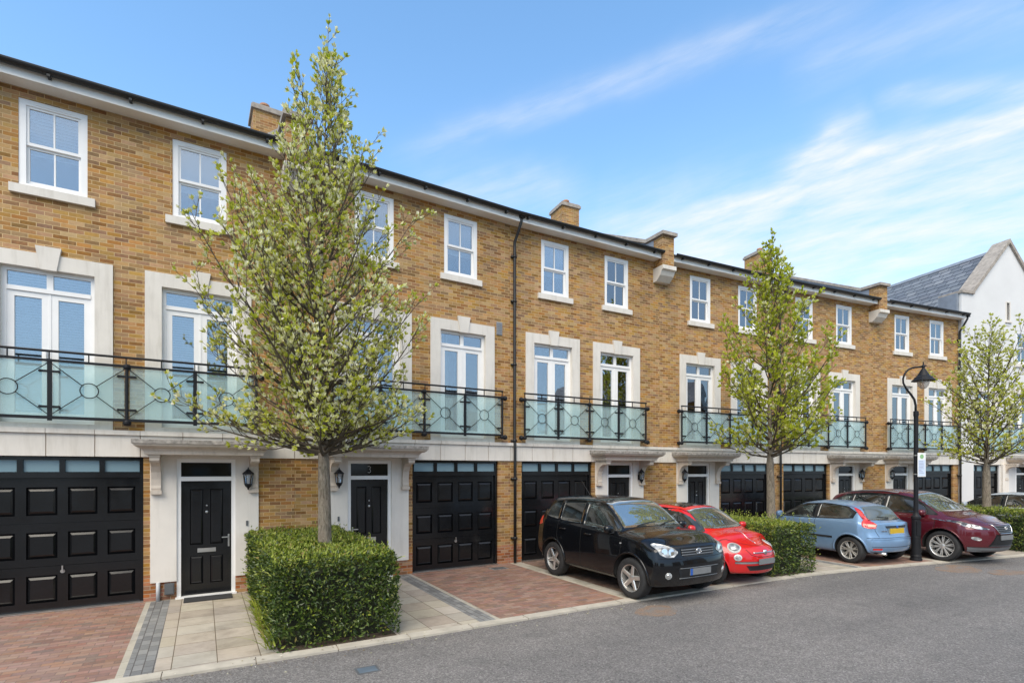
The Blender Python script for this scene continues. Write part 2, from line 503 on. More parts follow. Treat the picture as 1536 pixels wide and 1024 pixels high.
def upper_window(par, mir, x0, x1, look):
    z0, z1 = 6.53, 7.86
    b = MB(mir)
    fw = 0.085
    b.box(x0, x0 + fw, 0.012, 0.12, z0, z1); b.box(x1 - fw, x1, 0.012, 0.12, z0, z1)
    b.box(x0 + fw, x1 - fw, 0.012, 0.12, z1 - 0.085, z1); b.box(x0 + fw, x1 - fw, 0.012, 0.12, z0, z0 + 0.05)
    b.box(x0 + 0.2, x1 - 0.2, 0.004, 0.012, z1 - 0.06, z1 - 0.045)
    a, c = x0 + fw, x1 - fw
    mid = (z0 + z1) / 2
    s = 0.035
    for (u0, u1, yy) in ((mid - 0.02, z1 - 0.085, 0.032), (z0 + 0.05, mid - 0.02, 0.066)):
        b.box(a, a + s, yy, yy + 0.035, u0, u1); b.box(c - s, c, yy, yy + 0.035, u0, u1)
        b.box(a + s, c - s, yy, yy + 0.035, u1 - s, u1); b.box(a + s, c - s, yy, yy + 0.035, u0, u0 + (0.045 if yy < 0.05 else 0.06))
        b.box((a + c) / 2 - 0.011, (a + c) / 2 + 0.011, yy + 0.004, yy + 0.03, u0 + 0.045, u1 - s)
    w = b.build('window', M['upvc'], par)
    g = MB(mir)
    g.box(a + s, c - s, 0.048, 0.052, mid + 0.02, z1 - 0.12)
    g.box(a + s, c - s, 0.082, 0.086, z0 + 0.11, mid - 0.055)
    g.build('pane', M['glass'], w)
    g = MB(mir)
    g.box(x0 - 0.1, x1 + 0.1, -0.055, 0.012, z0 - 0.135, z0 - 0.005)
    g.prism([(-0.055, z0 - 0.005), (0.10, z0 - 0.005), (0.10, z0 + 0.012)], 0, x0 - 0.1, x1 + 0.1)
    g.build('sill', M['stone'], w)
    if look == 'blind':
        g = MB(mir)
        n = 13
        for i in range(n):
            zz = lerp(mid - 0.1, z1 - 0.1, (i + 0.5) / n)
            g.prism([(0.17, zz - 0.028), (0.176, zz - 0.028), (0.20, zz + 0.026), (0.194, zz + 0.026)], 0, a, c)
        g.build('blind', M['blind'], w)
    elif look == 'roller':
        g = MB(mir); g.box(a, c, 0.17, 0.174, z0 + 0.52, z1 - 0.09); g.build('blind', M['net'], w)
    elif look in ('curtain', 'net'):
        g = MB(mir)
        for (p, q) in (((a, a + 0.2), (c - 0.2, c)) if look == 'curtain' else ((a, c),)):
            n = max(6, int((q - p) / 0.012))
            pts = [(lerp(p, q, i / n), 0.19 + 0.02 * math.sin(i * 1.1) + 0.008 * math.sin(i * 2.7)) for i in range(n + 1)]
            for (u, yy), (u2, y2) in zip(pts, pts[1:]):
                g.quad((u, yy, z0 + 0.02), (u2, y2, z0 + 0.02), (u2, y2, z1 - 0.06), (u, yy, z1 - 0.06))
        g.build('curtain', M['net'], w, True)
    if look == 'none':
        pass
    if look == 'paper':
        g = MB(mir); g.box(a + 0.13, a + 0.34, 0.12, 0.122, z0 + 0.82, z0 + 1.02); g.box(a + 0.36, a + 0.53, 0.12, 0.122, z0 + 0.80, z0 + 1.0)
        g.build('notice', M['paper'], w)
    return w


def balcony_door(par, mir, s0, s1, look, key=True):
    x0, x1 = s0 + 0.235, s1 - 0.235
    z0, z1 = 2.93, 5.30
    b = MB(mir)                                     # stone surround, with reveals
    b.box(s0, x0, -0.022, 0.13, 2.852, 5.53); b.box(x1, s1, -0.022, 0.13, 2.852, 5.53); b.box(x0, x1, -0.022, 0.13, z1, 5.53)
    b.box(x0, x1, -0.022, 0.13, 2.852, z0)
    sur = b.build('stone_surround', M['stone'], par)
    m = (x0 + x1) / 2
    if key:
        b = MB(mir)
        b.prism([(m - 0.155, 5.64), (m - 0.098, z1 - 0.015), (m + 0.098, z1 - 0.015), (m + 0.155, 5.64)], 1, -0.05, 0.05)
        b.build('keystone', M['stone'], sur)
    y = 0.07
    b = MB(mir)
    zt = 4.985
    f = 0.06
    b.box(x0, x0 + f, y, y + 0.07, z0, z1); b.box(x1 - f, x1, y, y + 0.07, z0, z1)
    b.box(x0 + f, x1 - f, y, y + 0.07, z1 - 0.06, z1); b.box(x0 + f, x1 - f, y, y + 0.07, z0, z0 + 0.05)
    b.box(x0 + f, x1 - f, y - 0.012, y + 0.07, zt - 0.035, zt + 0.03)
    b.box(m - 0.04, m + 0.04, y, y + 0.07, zt + 0.03, z1 - 0.06)
    b.box(x0 + 0.25, x1 - 0.25, y - 0.01, y, z1 - 0.035, z1 - 0.018)
    leaves = ((x0 + f, m - 0.015), (m + 0.015, x1 - f))
    b.box(m - 0.015, m + 0.015, y + 0.004, y + 0.06, z0 + 0.05, zt - 0.035)
    st = 0.085
    for (a, c) in leaves:
        b.box(a, a + st, y + 0.01, y + 0.06, z0 + 0.05, zt - 0.035); b.box(c - st, c, y + 0.01, y + 0.06, z0 + 0.05, zt - 0.035)
        b.box(a + st, c - st, y + 0.01, y + 0.06, zt - 0.12, zt - 0.035); b.box(a + st, c - st, y + 0.01, y + 0.06, z0 + 0.05, z0 + 0.16)
    d = b.build('french_door', M['upvc'], par)
    g = MB(mir)
    for (a, c) in leaves:
        g.box(a + st, c - st, y + 0.035, y + 0.039, z0 + 0.16, zt - 0.12)
    g.box(x0 + f, m - 0.04, y + 0.03, y + 0.034, zt + 0.03, z1 - 0.06); g.box(m + 0.04, x1 - f, y + 0.03, y + 0.034, zt + 0.03, z1 - 0.06)
    g.build('pane', M['glass'], d)
    h = MB(mir)
    h.box(m - 0.06, m - 0.04, y - 0.03, y + 0.01, z0 + 0.95, z0 + 1.15)
    h.build('handle', M['upvc'], d)
    if look == 'blind':
        g = MB(mir)
        n = 52
        for i in range(n):
            zz = lerp(z0 + 0.15, z1 - 0.06, (i + 0.5) / n)
            g.prism([(y + 0.09, zz - 0.02), (y + 0.094, zz - 0.02), (y + 0.116, zz + 0.02), (y + 0.112, zz + 0.02)], 0, x0 + f, x1 - f)
        g.build('blind', M['blind'], d)
    elif look in ('curtain', 'half'):
        g = MB(mir)
        for (p, q) in (((x0 + f, x0 + f + 0.3), (x1 - f - 0.26, x1 - f)) if look == 'curtain' else ((x1 - f - 0.24, x1 - f),)):
            n = int((q - p) / 0.012)
            pts = [(lerp(p, q, i / n), y + 0.16 + 0.025 * math.sin(i * 0.9)) for i in range(n + 1)]
            for (u, yy), (u2, y2) in zip(pts, pts[1:]):
                g.quad((u, yy, z0), (u2, y2, z0), (u2, y2, z1 - 0.05), (u, yy, z1 - 0.05))
        g.build('curtain', M['curtain'], d, True)


def balcony(par, mir, xs):
    yb = -0.17
    b = MB(mir)
    e0, e1 = xs[0], xs[-1]
    b.tube([(e0 - 0.02, yb, 4.02), (e1 + 0.02, yb, 4.02)], 0.019, 8)
    b.box(e0, e1, yb - 0.022, yb + 0.022, 3.86, 3.895)
    b.box(e0, e1, yb - 0.02, yb + 0.02, 2.985, 3.03)
    n = len(xs) - 1
    for i in range(n * 2 + 1):
        x = lerp(e0, e1, i / (2 * n))
        b.box(x - 0.008, x + 0.008, yb - 0.008, yb + 0.008, 3.895, 4.01)
    bal = b.build('balcony', M['iron'], par)
    for i, x in enumerate(xs):
        p = MB(mir)
        if i in (0, n) or i == n // 2:               # posts with collars, tied back to the wall by ball ends
            p.tube([(x, yb, 2.93), (x, yb, 3.9)], 0.024, 10)
            for z in (2.965, 3.87):
                p.lathe([(0.0, -0.045), (0.03, -0.04), (0.05, -0.015), (0.05, 0.015), (0.03, 0.04), (0.0, 0.045)], (x, yb, z), 12)
            for z in (2.965, 3.87):
                p.tube([(x, yb, z), (x, -0.001, z)], 0.018, 8)
                p.lathe([(0.0, -0.052), (0.045, -0.04), (0.062, 0), (0.045, 0.04), (0, 0.05)], (x + (-0.085 if i == 0 else 0.085 if i == n else 0), yb + 0.02, z), 12, 'x' if i in (0, n) else 'z')
        else:
            p.box(x - 0.028, x + 0.028, yb - 0.014, yb + 0.014, 2.96, 3.9)
        p.build('post', M['iron'], bal)
    for i in range(n):
        a, c = xs[i] + 0.035, xs[i + 1] - 0.035
        g = MB(mir)
        g.box(a, c, yb + 0.012, yb + 0.022, 3.032, 3.855)
        g.build('glass_panel', M['etched'], bal)
        r = MB(mir)
        m, zc, rad = (a + c) / 2, 3.445, 0.115
        r.tube([(m + rad * math.cos(t * math.pi / 14), yb - 0.012, zc + rad * math.sin(t * math.pi / 14)) for t in range(29)], 0.0075, 6, cap=False)
        for sx in (-1, 1):
            for sz in (-1, 1):
                ex, ez = (a - 0.02 if sx < 0 else c + 0.02), (3.05 if sz < 0 else 3.84)
                dx, dz = ex - m, ez - zc
                q = math.hypot(dx, dz)
                r.tube([(m + dx / q * rad, yb - 0.012, zc + dz / q * rad), (ex, yb - 0.012, ez)], 0.0065, 6)
        for ex, sgn in ((a, 1), (c, -1)):
            for z in (3.17, 3.71):
                r.box(min(ex - 0.03 * sgn, ex + 0.075 * sgn), max(ex - 0.03 * sgn, ex + 0.075 * sgn), yb - 0.018, yb - 0.002, z - 0.017, z + 0.017)
                r.lathe([(0.0, -0.024), (0.022, -0.022), (0.022, 0.0)], (ex + 0.075 * sgn, yb, z), 8, 'y')
        r.build('lattice', M['iron'], bal)


def garage(par, mir, x0, x1, handle=True):
    b = MB(mir)
    a, c = x0 + 0.055, x1 - 0.055
    y = 0.10
    secs = [(0.02, 0.70), (0.705, 1.372), (1.377, 2.075)]
    cw = (c - a) / 4
    b.box(a, c, y + 0.036, y + 0.05, 0.02, 2.075)
    for (z0, z1) in secs:
        holes = [(a + i * cw + 0.10 * cw + 0.015, a + (i + 1) * cw - 0.10 * cw - 0.015, z0 + 0.12, z1 - 0.14) for i in range(4)]
        b.holed(a, c, z0, z1, y, holes, 0.034)
        b.quad((a, y, z1), (c, y, z1), (c, y + 0.036, z1), (a, y + 0.036, z1)); b.quad((a, y, z0), (a, y + 0.036, z0), (c, y + 0.036, z0), (c, y, z0))
        for (h0, h1, k0, k1) in holes:
            d, e = 0.034, 0.010
            i0, i1, j0, j1 = h0 + 0.05, h1 - 0.05, k0 + 0.06, k1 - 0.06
            o = [(h0, y + d, k0), (h1, y + d, k0), (h1, y + d, k1), (h0, y + d, k1)]
            n = [(i0, y - e, j0), (i1, y - e, j0), (i1, y - e, j1), (i0, y - e, j1)]
            for q in range(4):
                b.quad(o[q], o[(q + 1) % 4], n[(q + 1) % 4], n[q])
            b.quad(*n)
    d = b.build('garage_door', M['black'], par)
    f = MB(mir)
    f.box(x0, a, 0.055, 0.14, 0.0, 2.41); f.box(c, x1, 0.055, 0.14, 0.0, 2.41)
    f.box(a, c, 0.055, 0.14, 2.365, 2.41); f.box(a, c, 0.05, 0.14, 2.08, 2.175)
    for i in range(1, 4):
        xx = lerp(a, c, i / 4)
        f.box(xx - 0.035, xx + 0.035, 0.06, 0.14, 2.175, 2.365)
    f.build('door_frame', M['black'], d)
    g = MB(mir)
    for i in range(4):
        g.box(lerp(a, c, i / 4) + (0.036 if i else 0.005), lerp(a, c, (i + 1) / 4) - (0.036 if i < 3 else 0.005), 0.10, 0.105, 2.176, 2.364)
    g.build('transom_window', M['transom'], d)
    t = MB(mir)
    t.box(x0, x1, 0.0, 0.12, 0.004, 0.02)
    t.build('threshold', M['steel'], d)
    if handle:
        h = MB(mir)
        m = (a + c) / 2
        h.lathe([(0.0, -0.02), (0.028, -0.02), (0.03, 0.0)], (m, y, 0.61), 12, 'y')
        h.box(m - 0.009, m + 0.009, y - 0.035, y - 0.012, 0.61, 0.70)
        h.build('handle', M['steel'], d)


def front_door(par, mir, x0, x1, number=None):
    y = 0.06
    a, c = x0 + 0.062, x1 - 0.062
    f = MB(mir)
    f.box(x0, a, 0.0, 0.13, 0.03, 2.40); f.box(c, x1, 0.0, 0.13, 0.03, 2.40)
    f.box(a, c, 0.0, 0.13, 2.335, 2.40); f.box(a, c, -0.004, 0.13, 2.015, 2.09)
    f.box(x0 - 0.02, x1 + 0.02, -0.05, 0.13, 0.0, 0.03)
    b = MB(mir)
    w = c - a
    holes = [(a + 0.17 * w, a + 0.43 * w, 0.22, 0.70), (a + 0.57 * w, a + 0.83 * w, 0.22, 0.70),
             (a + 0.17 * w, a + 0.43 * w, 0.90, 1.87), (a + 0.57 * w, a + 0.83 * w, 0.90, 1.87)]
    b.box(a, c, y + 0.02, y + 0.045, 0.03, 2.015)
    b.holed(a, c, 0.03, 2.015, y, holes, 0.016)
    for (h0, h1, k0, k1) in holes:
        o = [(h0, y + 0.016, k0), (h1, y + 0.016, k0), (h1, y + 0.016, k1), (h0, y + 0.016, k1)]
        n = [(h0 + 0.035, y - 0.004, k0 + 0.035), (h1 - 0.035, y - 0.004, k0 + 0.035), (h1 - 0.035, y - 0.004, k1 - 0.035), (h0 + 0.035, y - 0.004, k1 - 0.035)]
        for q in range(4):
            b.quad(o[q], o[(q + 1) % 4], n[(q + 1) % 4], n[q])
        b.quad(*n)
    d = b.build('front_door', M['black'], par)
    f.build('door_frame', M['upvc'], d)
    g = MB(mir)
    g.box(a, c, 0.05, 0.055, 2.09, 2.335)
    fan = g.build('fanlight', M['dark_glass'], d)
    if number:
        rings = {3: [[(-0.03, 0.06), (0.0, 0.075), (0.03, 0.05), (0.02, 0.02), (0.0, 0.01), (0.025, -0.005), (0.035, -0.035), (0.01, -0.065), (-0.03, -0.055)]]}
        q = MB()
        mx = (L - (x0 + x1) / 2) if mir is not None else (x0 + x1) / 2
        for pl in rings.get(number, []):
            q.tube([(mx + p[0] * 0.95, 0.046, 2.215 + p[1]) for p in pl], 0.004, 5)
        q.build('house_number', M['upvc'], d)
    h = MB(mir)
    m = (a + c) / 2
    h.box(m - 0.14, m + 0.14, y - 0.014, y - 0.002, 0.765, 0.835)
    h.build('letterbox', M['steel'], d)
    h = MB(mir)
    h.box(c - 0.055, c - 0.03, y - 0.012, y, 0.84, 1.06); h.box(c - 0.15, c - 0.035, y - 0.045, y - 0.03, 1.0, 1.02); h.box(c - 0.05, c - 0.035, y - 0.045, y, 1.0, 1.02)
    h.build('handle', M['steel'], d)
    h = MB(mir)
    h.lathe([(0, -0.016), (0.012, -0.014), (0.014, 0)], (m, y, 1.58), 10, 'y'); h.lathe([(0, -0.02), (0.02, -0.016), (0.022, 0)], (m, y, 1.47), 10, 'y')
    h.build('spyhole', M['steel'], d)


def canopy(par, mir, xc):
    p, z0, z1 = 0.66, 2.455, 2.70
    hw = 1.02
    b = MB(mir)
    prof = [(p, z1 - 0.075), (p - 0.015, z1 - 0.075), (p - 0.03, z1 - 0.11), (p - 0.07, z1 - 0.135), (p - 0.12, z1 - 0.15), (p - 0.15, z1 - 0.19), (p - 0.16, z0)]
    for i, ((a, za), (c, zc)) in enumerate(zip(prof, prof[1:])):
        ea, ec = hw - (p - a), hw - (p - c)
        b.quad((xc - ec, -c, zc), (xc + ec, -c, zc), (xc + ea, -a, za), (xc - ea, -a, za))
        b.quad((xc - ec, 0.0, zc), (xc - ec, -c, zc), (xc - ea, -a, za), (xc - ea, 0.0, za))
        b.quad((xc + ec, -c, zc), (xc + ec, 0.0, zc), (xc + ea, 0.0, za), (xc + ea, -a, za))
    e = hw - 0.16
    b.quad((xc - e, 0, z0), (xc + e, 0, z0), (xc + e, -(p - 0.16), z0), (xc - e, -(p - 0.16), z0))
    can = b.build('canopy', M['canopy'], par)
    t = MB(mir)
    t.prism([(-p, z1 - 0.075), (0.0, z1 - 0.075), (0.0, z1 + 0.02), (-p, z1 - 0.012)], 0, xc - hw, xc + hw)
    t.build('canopy_roof', M['canopy_top'], can)
    for xx in (REN[0] + 0.005, REN[1] - 0.165):
        k = MB(mir)
        pts = [(-0.031, 1.86), (-0.085, 1.86), (-0.095, 1.90), (-0.082, 1.95), (-0.085, 2.05), (-0.11, 2.17), (-0.17, 2.27), (-0.26, 2.33), (-0.37, 2.35), (-0.41, 2.33), (-0.44, 2.36), (-0.44, 2.454), (-0.031, 2.454)]
        k.prism(pts, 0, xx + 0.012, xx + 0.148)
        k.box(xx, xx + 0.16, -0.11, -0.031, 1.80, 1.86)
        k.box(xx, xx + 0.16, -0.46, -0.031, 2.415, 2.453)
        k.build('bracket', M['canopy'], can)


def lantern(par, mir, x, z=2.06):
    b = MB(mir)
    y = -0.14
    b.lathe([(0.0, 0.20), (0.008, 0.19), (0.012, 0.165), (0.03, 0.15), (0.062, 0.115), (0.095, 0.085), (0.098, 0.072), (0.075, 0.068)], (x, y, z), 6)
    b.lathe([(0.058, -0.125), (0.062, -0.105), (0.05, -0.10)], (x, y, z), 6)
    b.lathe([(0.058, -0.125), (0.045, -0.15), (0.018, -0.175), (0.012, -0.20), (0.0, -0.215)], (x, y, z), 6)
    for k in range(6):
        a = 2 * math.pi * k / 6
        ca, sa = math.cos(a), math.sin(a)
        b.tube([(x + 0.06 * ca, y + 0.06 * sa, z - 0.11), (x + 0.08 * ca, y + 0.08 * sa, z + 0.075)], 0.007, 4)
    b.tube([(x, -0.031, z - 0.05), (x, -0.09, z - 0.10), (x, y, z - 0.13)], 0.011, 6)
    b.box(x - 0.03, x + 0.03, -0.045, -0.031, z - 0.12, z + 0.02)
    o = b.build('wall_lantern', M['iron'], par)
    g = MB(mir)
    g.lathe([(0.054, -0.1), (0.073, 0.07)], (x, y, z), 6)
    g.build('lantern_glass', M['glass'], o)
    g = MB(mir)
    g.tube([(x, y, z - 0.1), (x, y, z + 0.02)], 0.018, 8)
    g.build('candle_tube', M['upvc'], o)


def pipe(par, x, ztop, mir=None):
    b = MB(mir)
    b.tube([(x + 0.06, -0.30, ztop), (x + 0.06, -0.30, ztop - 0.12), (x + 0.03, -0.18, ztop - 0.36), (x, -0.075, ztop - 0.55), (x, -0.075, ztop - 0.7), (x, -0.075, 2.9), (x, -0.10, 2.8), (x, -0.10, 0.02)], 0.034, 10)
    b.box(x - 0.0, x + 0.12, -0.36, -0.24, ztop - 0.06, ztop + 0.04)
    for z in (0.6, 2.0, 2.9, 4.7, 6.2, 7.25):
        yy = -0.075 if z > 2.85 else -0.10
        b.lathe([(0.034, -0.03), (0.043, -0.03), (0.043, 0.03), (0.034, 0.03)], (x, yy, z), 10)
        b.box(x - 0.07, x + 0.07, yy + 0.01, -0.001, z - 0.02, z + 0.02)
    b.build('drainpipe', M['gutter'], par, True)


def house(i, mirrored, label, up, fr, posts, name='terraced_house', party=False, chx=0.0, pipes=False, number=None, vent=False, handle=True):
    mir = L if mirrored else None
    h = empty(name, (*START[i], 0), R(HEAD[i]))
    tag(h, label, 'house', 'brick terraced houses along the curve')
    w = MB(mir)
    holes = [(a, b, 6.53, 7.86) for a, b in W_UP] + [(a + 0.2, b - 0.2, 2.87, 5.32) for a, b in W_FR]
    w.holed(0, L, 0.44, TOP + 0.12, 0.0, [hh for hh in holes] + [(*GAR, 0.44, 2.42), (DOOR[0], DOOR[1], 0.44, 2.41)], 0.12, sill=0.45)
    w.box(0.01, L - 0.01, 0.9, 9.0, 0.0, TOP)          # the body of the house behind its front rooms
    for x in (0.004, L - 0.004):
        w.quad((x, 0.0, 0.0), (x, 0.9, 0.0), (x, 0.9, TOP), (x, 0.0, TOP))
    w.build('wall', M['brick'], h)
    w = MB(mir)
    for (a, b) in ((0, GAR[0]), (GAR[1], DOOR[0]), (DOOR[1], L)):
        w = MB(mir)
        w.box(a, b, 0.0, 0.12, 0.0, 0.44)
        w.build('plinth', M['plinth'], h)
    w = MB(mir)                                        # dim rooms behind the glass
    for (a, b, c, d) in holes:
        w.box(a - 0.05, b + 0.05, 0.55, 0.6, c - 0.1, d + 0.1)
        w.quad((a - 0.05, 0.13, c - 0.1), (b + 0.05, 0.13, c - 0.1), (b + 0.05, 0.55, c - 0.1), (a - 0.05, 0.55, c - 0.1))
        w.quad((a - 0.05, 0.13, d + 0.1), (b + 0.05, 0.13, d + 0.1), (b + 0.05, 0.55, d + 0.1), (a - 0.05, 0.55, d + 0.1))
        for x in (a - 0.05, b + 0.05):
            w.quad((x, 0.13, c - 0.1), (x, 0.55, c - 0.1), (x, 0.55, d + 0.1), (x, 0.13, d + 0.1))
    w.box(DOOR[0], DOOR[1], 0.3, 0.32, 0.0, 2.41); w.box(GAR[0], GAR[1], 0.3, 0.32, 0.0, 2.41)
    w.build('interior', M['inside'], h)
    # white entrance panel
    w = MB(mir)
    a, c = REN
    w.box(a, DOOR[0] - 0.0, -0.03, 0.0 + 0.001, 0.31, 2.452); w.box(DOOR[1], c, -0.03, 0.001, 0.31, 2.452); w.box(DOOR[0], DOOR[1], -0.03, 0.001, 2.402, 2.452)
    w.build('entrance_panel', M['render'], h)
    # stone band over the ground floor, of butted panels
    w = MB(mir)
    n = 8
    for k in range(n):
        w.box(L * k / n + 0.006, L * (k + 1) / n - 0.006, -0.035, -0.004, 2.422, 2.772)
        w.box(L * k / n + 0.004, L * (k + 1) / n - 0.004, -0.075, -0.004, 2.776, 2.85)
    w.box(0, L, -0.022, -0.003, 2.424, 2.77, 1); w.box(0, L, -0.06, -0.002, 2.78, 2.845, 1)
    w.build('stone_band', [M['stone'], M['joint']], h)
    for (a, b), lk in zip(W_UP, up):
        upper_window(h, mir, a, b, lk)
    for (a, b), lk in zip(W_FR, fr):
        balcony_door(h, mir, a, b, lk)
    balcony(h, mir, posts)
    garage(h, mir, *GAR, handle)
    front_door(h, mir, *DOOR, number)
    canopy(h, mir, (REN[0] + REN[1]) / 2)
    lantern(h, mir, 3.98)
    d = MB(mir); d.box(3.95, 3.985, -0.045, -0.03, 1.20, 1.29); d.build('doorbell', M['meter'], h)
    # eaves
    q = 0.002 * (i % 2)
    p0, p1 = 0.0, L - 0.2
    if party:
        p0, p1 = 0.24, L
    e = MB()
    e.box(p0, p1, -0.27, 0.0, TOP + q, TOP + 0.02 + q); e.build('soffit', M['trim'], h)
    e = MB()
    e.box(p0, p1, -0.295, -0.27, TOP - 0.015 + q, TOP + 0.155); e.build('fascia', M['trim'], h)
    e = MB()
    zc, n = TOP + 0.155, 10
    arc = [(-0.365 + 0.068 * math.cos(math.pi + math.pi * k / n), zc + 0.06 * math.sin(math.pi + math.pi * k / n)) for k in range(n + 1)]
    e.prism(arc + [(x * 0.94 - 0.022, z + 0.008) for x, z in arc[::-1]], 0, p0, p1)
    for k in range(5):
        x = lerp(p0 + 0.3, p1 - 0.3, k / 4)
        e.box(x - 0.02, x + 0.02, -0.40, -0.295, TOP + 0.065, TOP + 0.10)
    e.build('gutter', M['gutter'], h)
    e = MB()
    tn = math.tan(R(27))
    ze = TOP + 0.17
    zr = ze + 4.8 * tn
    e.quad((p0, -0.33, ze), (p1, -0.33, ze), (p1 + 0.14, 4.5, zr), (-0.14 if not party else 0.1, 4.5, zr))
    e.quad((p0, -0.33, ze - 0.03), (-0.14 if not party else 0.1, 4.5, zr - 0.03), (p1 + 0.14, 4.5, zr - 0.03), (p1, -0.33, ze - 0.03))
    e.quad((-0.14, 4.5, zr), (p1 + 0.14, 4.5, zr), (p1 + 0.3, 9.3, ze), (-0.3, 9.3, ze))
    e.quad((p0, -0.33, ze - 0.03), (p1, -0.33, ze - 0.03), (p1, -0.33, ze), (p0, -0.33, ze))
    roof = e.build('roof', M['slate_x'], h)
    e = MB()
    e.prism([(4.40, zr - 0.03), (4.5, zr + 0.05), (4.6, zr - 0.03)], 0, -0.1, L + 0.1); e.build('ridge_tile', M['lead'], roof)
    if party:                                          # party parapet on its corbel, and the chimney up at the ridge
        b = MB()
        b.box(-0.2, 0.2, -0.36, -0.02, 7.80, 8.62)
        pts = [(-0.36, 8.62), (0.30, 8.64), (4.3, 8.62 + 3.95 * tn), (4.3, 8.2), (-0.36, 8.2)]
        b.prism([(y_, z_) for y_, z_ in [(-0.02, 7.9), (0.05, 7.9), (4.3, 9.9), (4.3, 8.62 + 3.95 * tn), (0.30, 8.64), (-0.02, 8.62)]], 0, -0.2, 0.2)
        par = b.build('party_parapet', M['brick'], h)
        b = MB()
        b.prism([(-0.08, 7.42), (-0.08, 7.795), (-0.42, 7.795), (-0.42, 7.69), (-0.36, 7.66), (-0.30, 7.55), (-0.14, 7.42)], 0, -0.235, 0.235)
        b.box(-0.235, 0.235, -0.08, -0.001, 7.42, 7.795)
        b.build('corbel', M['stone'], par)
        b = MB()
        b.prism([(-0.44, 8.625), (0.30, 8.645), (4.3, 8.625 + 3.95 * tn), (4.3, 8.71 + 3.95 * tn), (0.28, 8.74), (-0.44, 8.715)], 0, -0.26, 0.26)
        b.build('coping', M['coping'], par)
        b = MB()
        b.prism([(0.0, 8.28), (0.0, 8.60), (0.3, 8.62), (4.2, 8.60 + 3.9 * tn), (4.2, 8.3 + 4.2 * tn)], 0, -0.212, -0.2)
        b.build('flashing', M['lead'], par)
        b = MB()
        b.box(chx - 0.34, chx + 0.34, 4.05, 4.85, 9.6, 11.33)
        ch = b.build('chimney', M['brick'], h)
        b = MB()
        b.box(chx - 0.39, chx + 0.39, 4.0, 4.9, 11.33, 11.42); b.box(chx - 0.36, chx + 0.36, 4.03, 4.87, 11.42, 11.47); b.build('chimney_cap', M['coping'], ch)
        b = MB()
        b.lathe([(0.0, 11.66), (0.09, 11.66), (0.12, 11.64), (0.12, 11.60), (0.10, 11.58), (0.115, 11.47)], (chx - 0.05, 4.3, 0), 14); b.build('chimney_pot', M['terracotta'], ch)
    if pipes:
        pipe(h, 0.085, TOP + 0.12)
    if i == 0:                                         # waste pipe and meter box under the white panel
        b = MB(); b.tube([(2.63, -0.035, 0.31), (2.63, -0.035, 0.0)], 0.03, 10); b.build('waste_pipe', M['pvc_grey'], h, True)
        b = MB(); b.box(2.72, 2.86, -0.07, -0.001, 0.10, 0.285); b.box(2.735, 2.845, -0.078, -0.07, 0.115, 0.27); b.build('meter_box', M['meter'], h)
    if vent:
        b = MB()
        b.box(L - 0.37, L - 0.22, -0.02, 0.0, 5.36, 5.66)
        for k in range(7):
            b.box(L - 0.36, L - 0.23, -0.03, -0.02, 5.375 + 0.04 * k, 5.395 + 0.04 * k)
        b.build('air_vent', M['vent'], h)
    return h


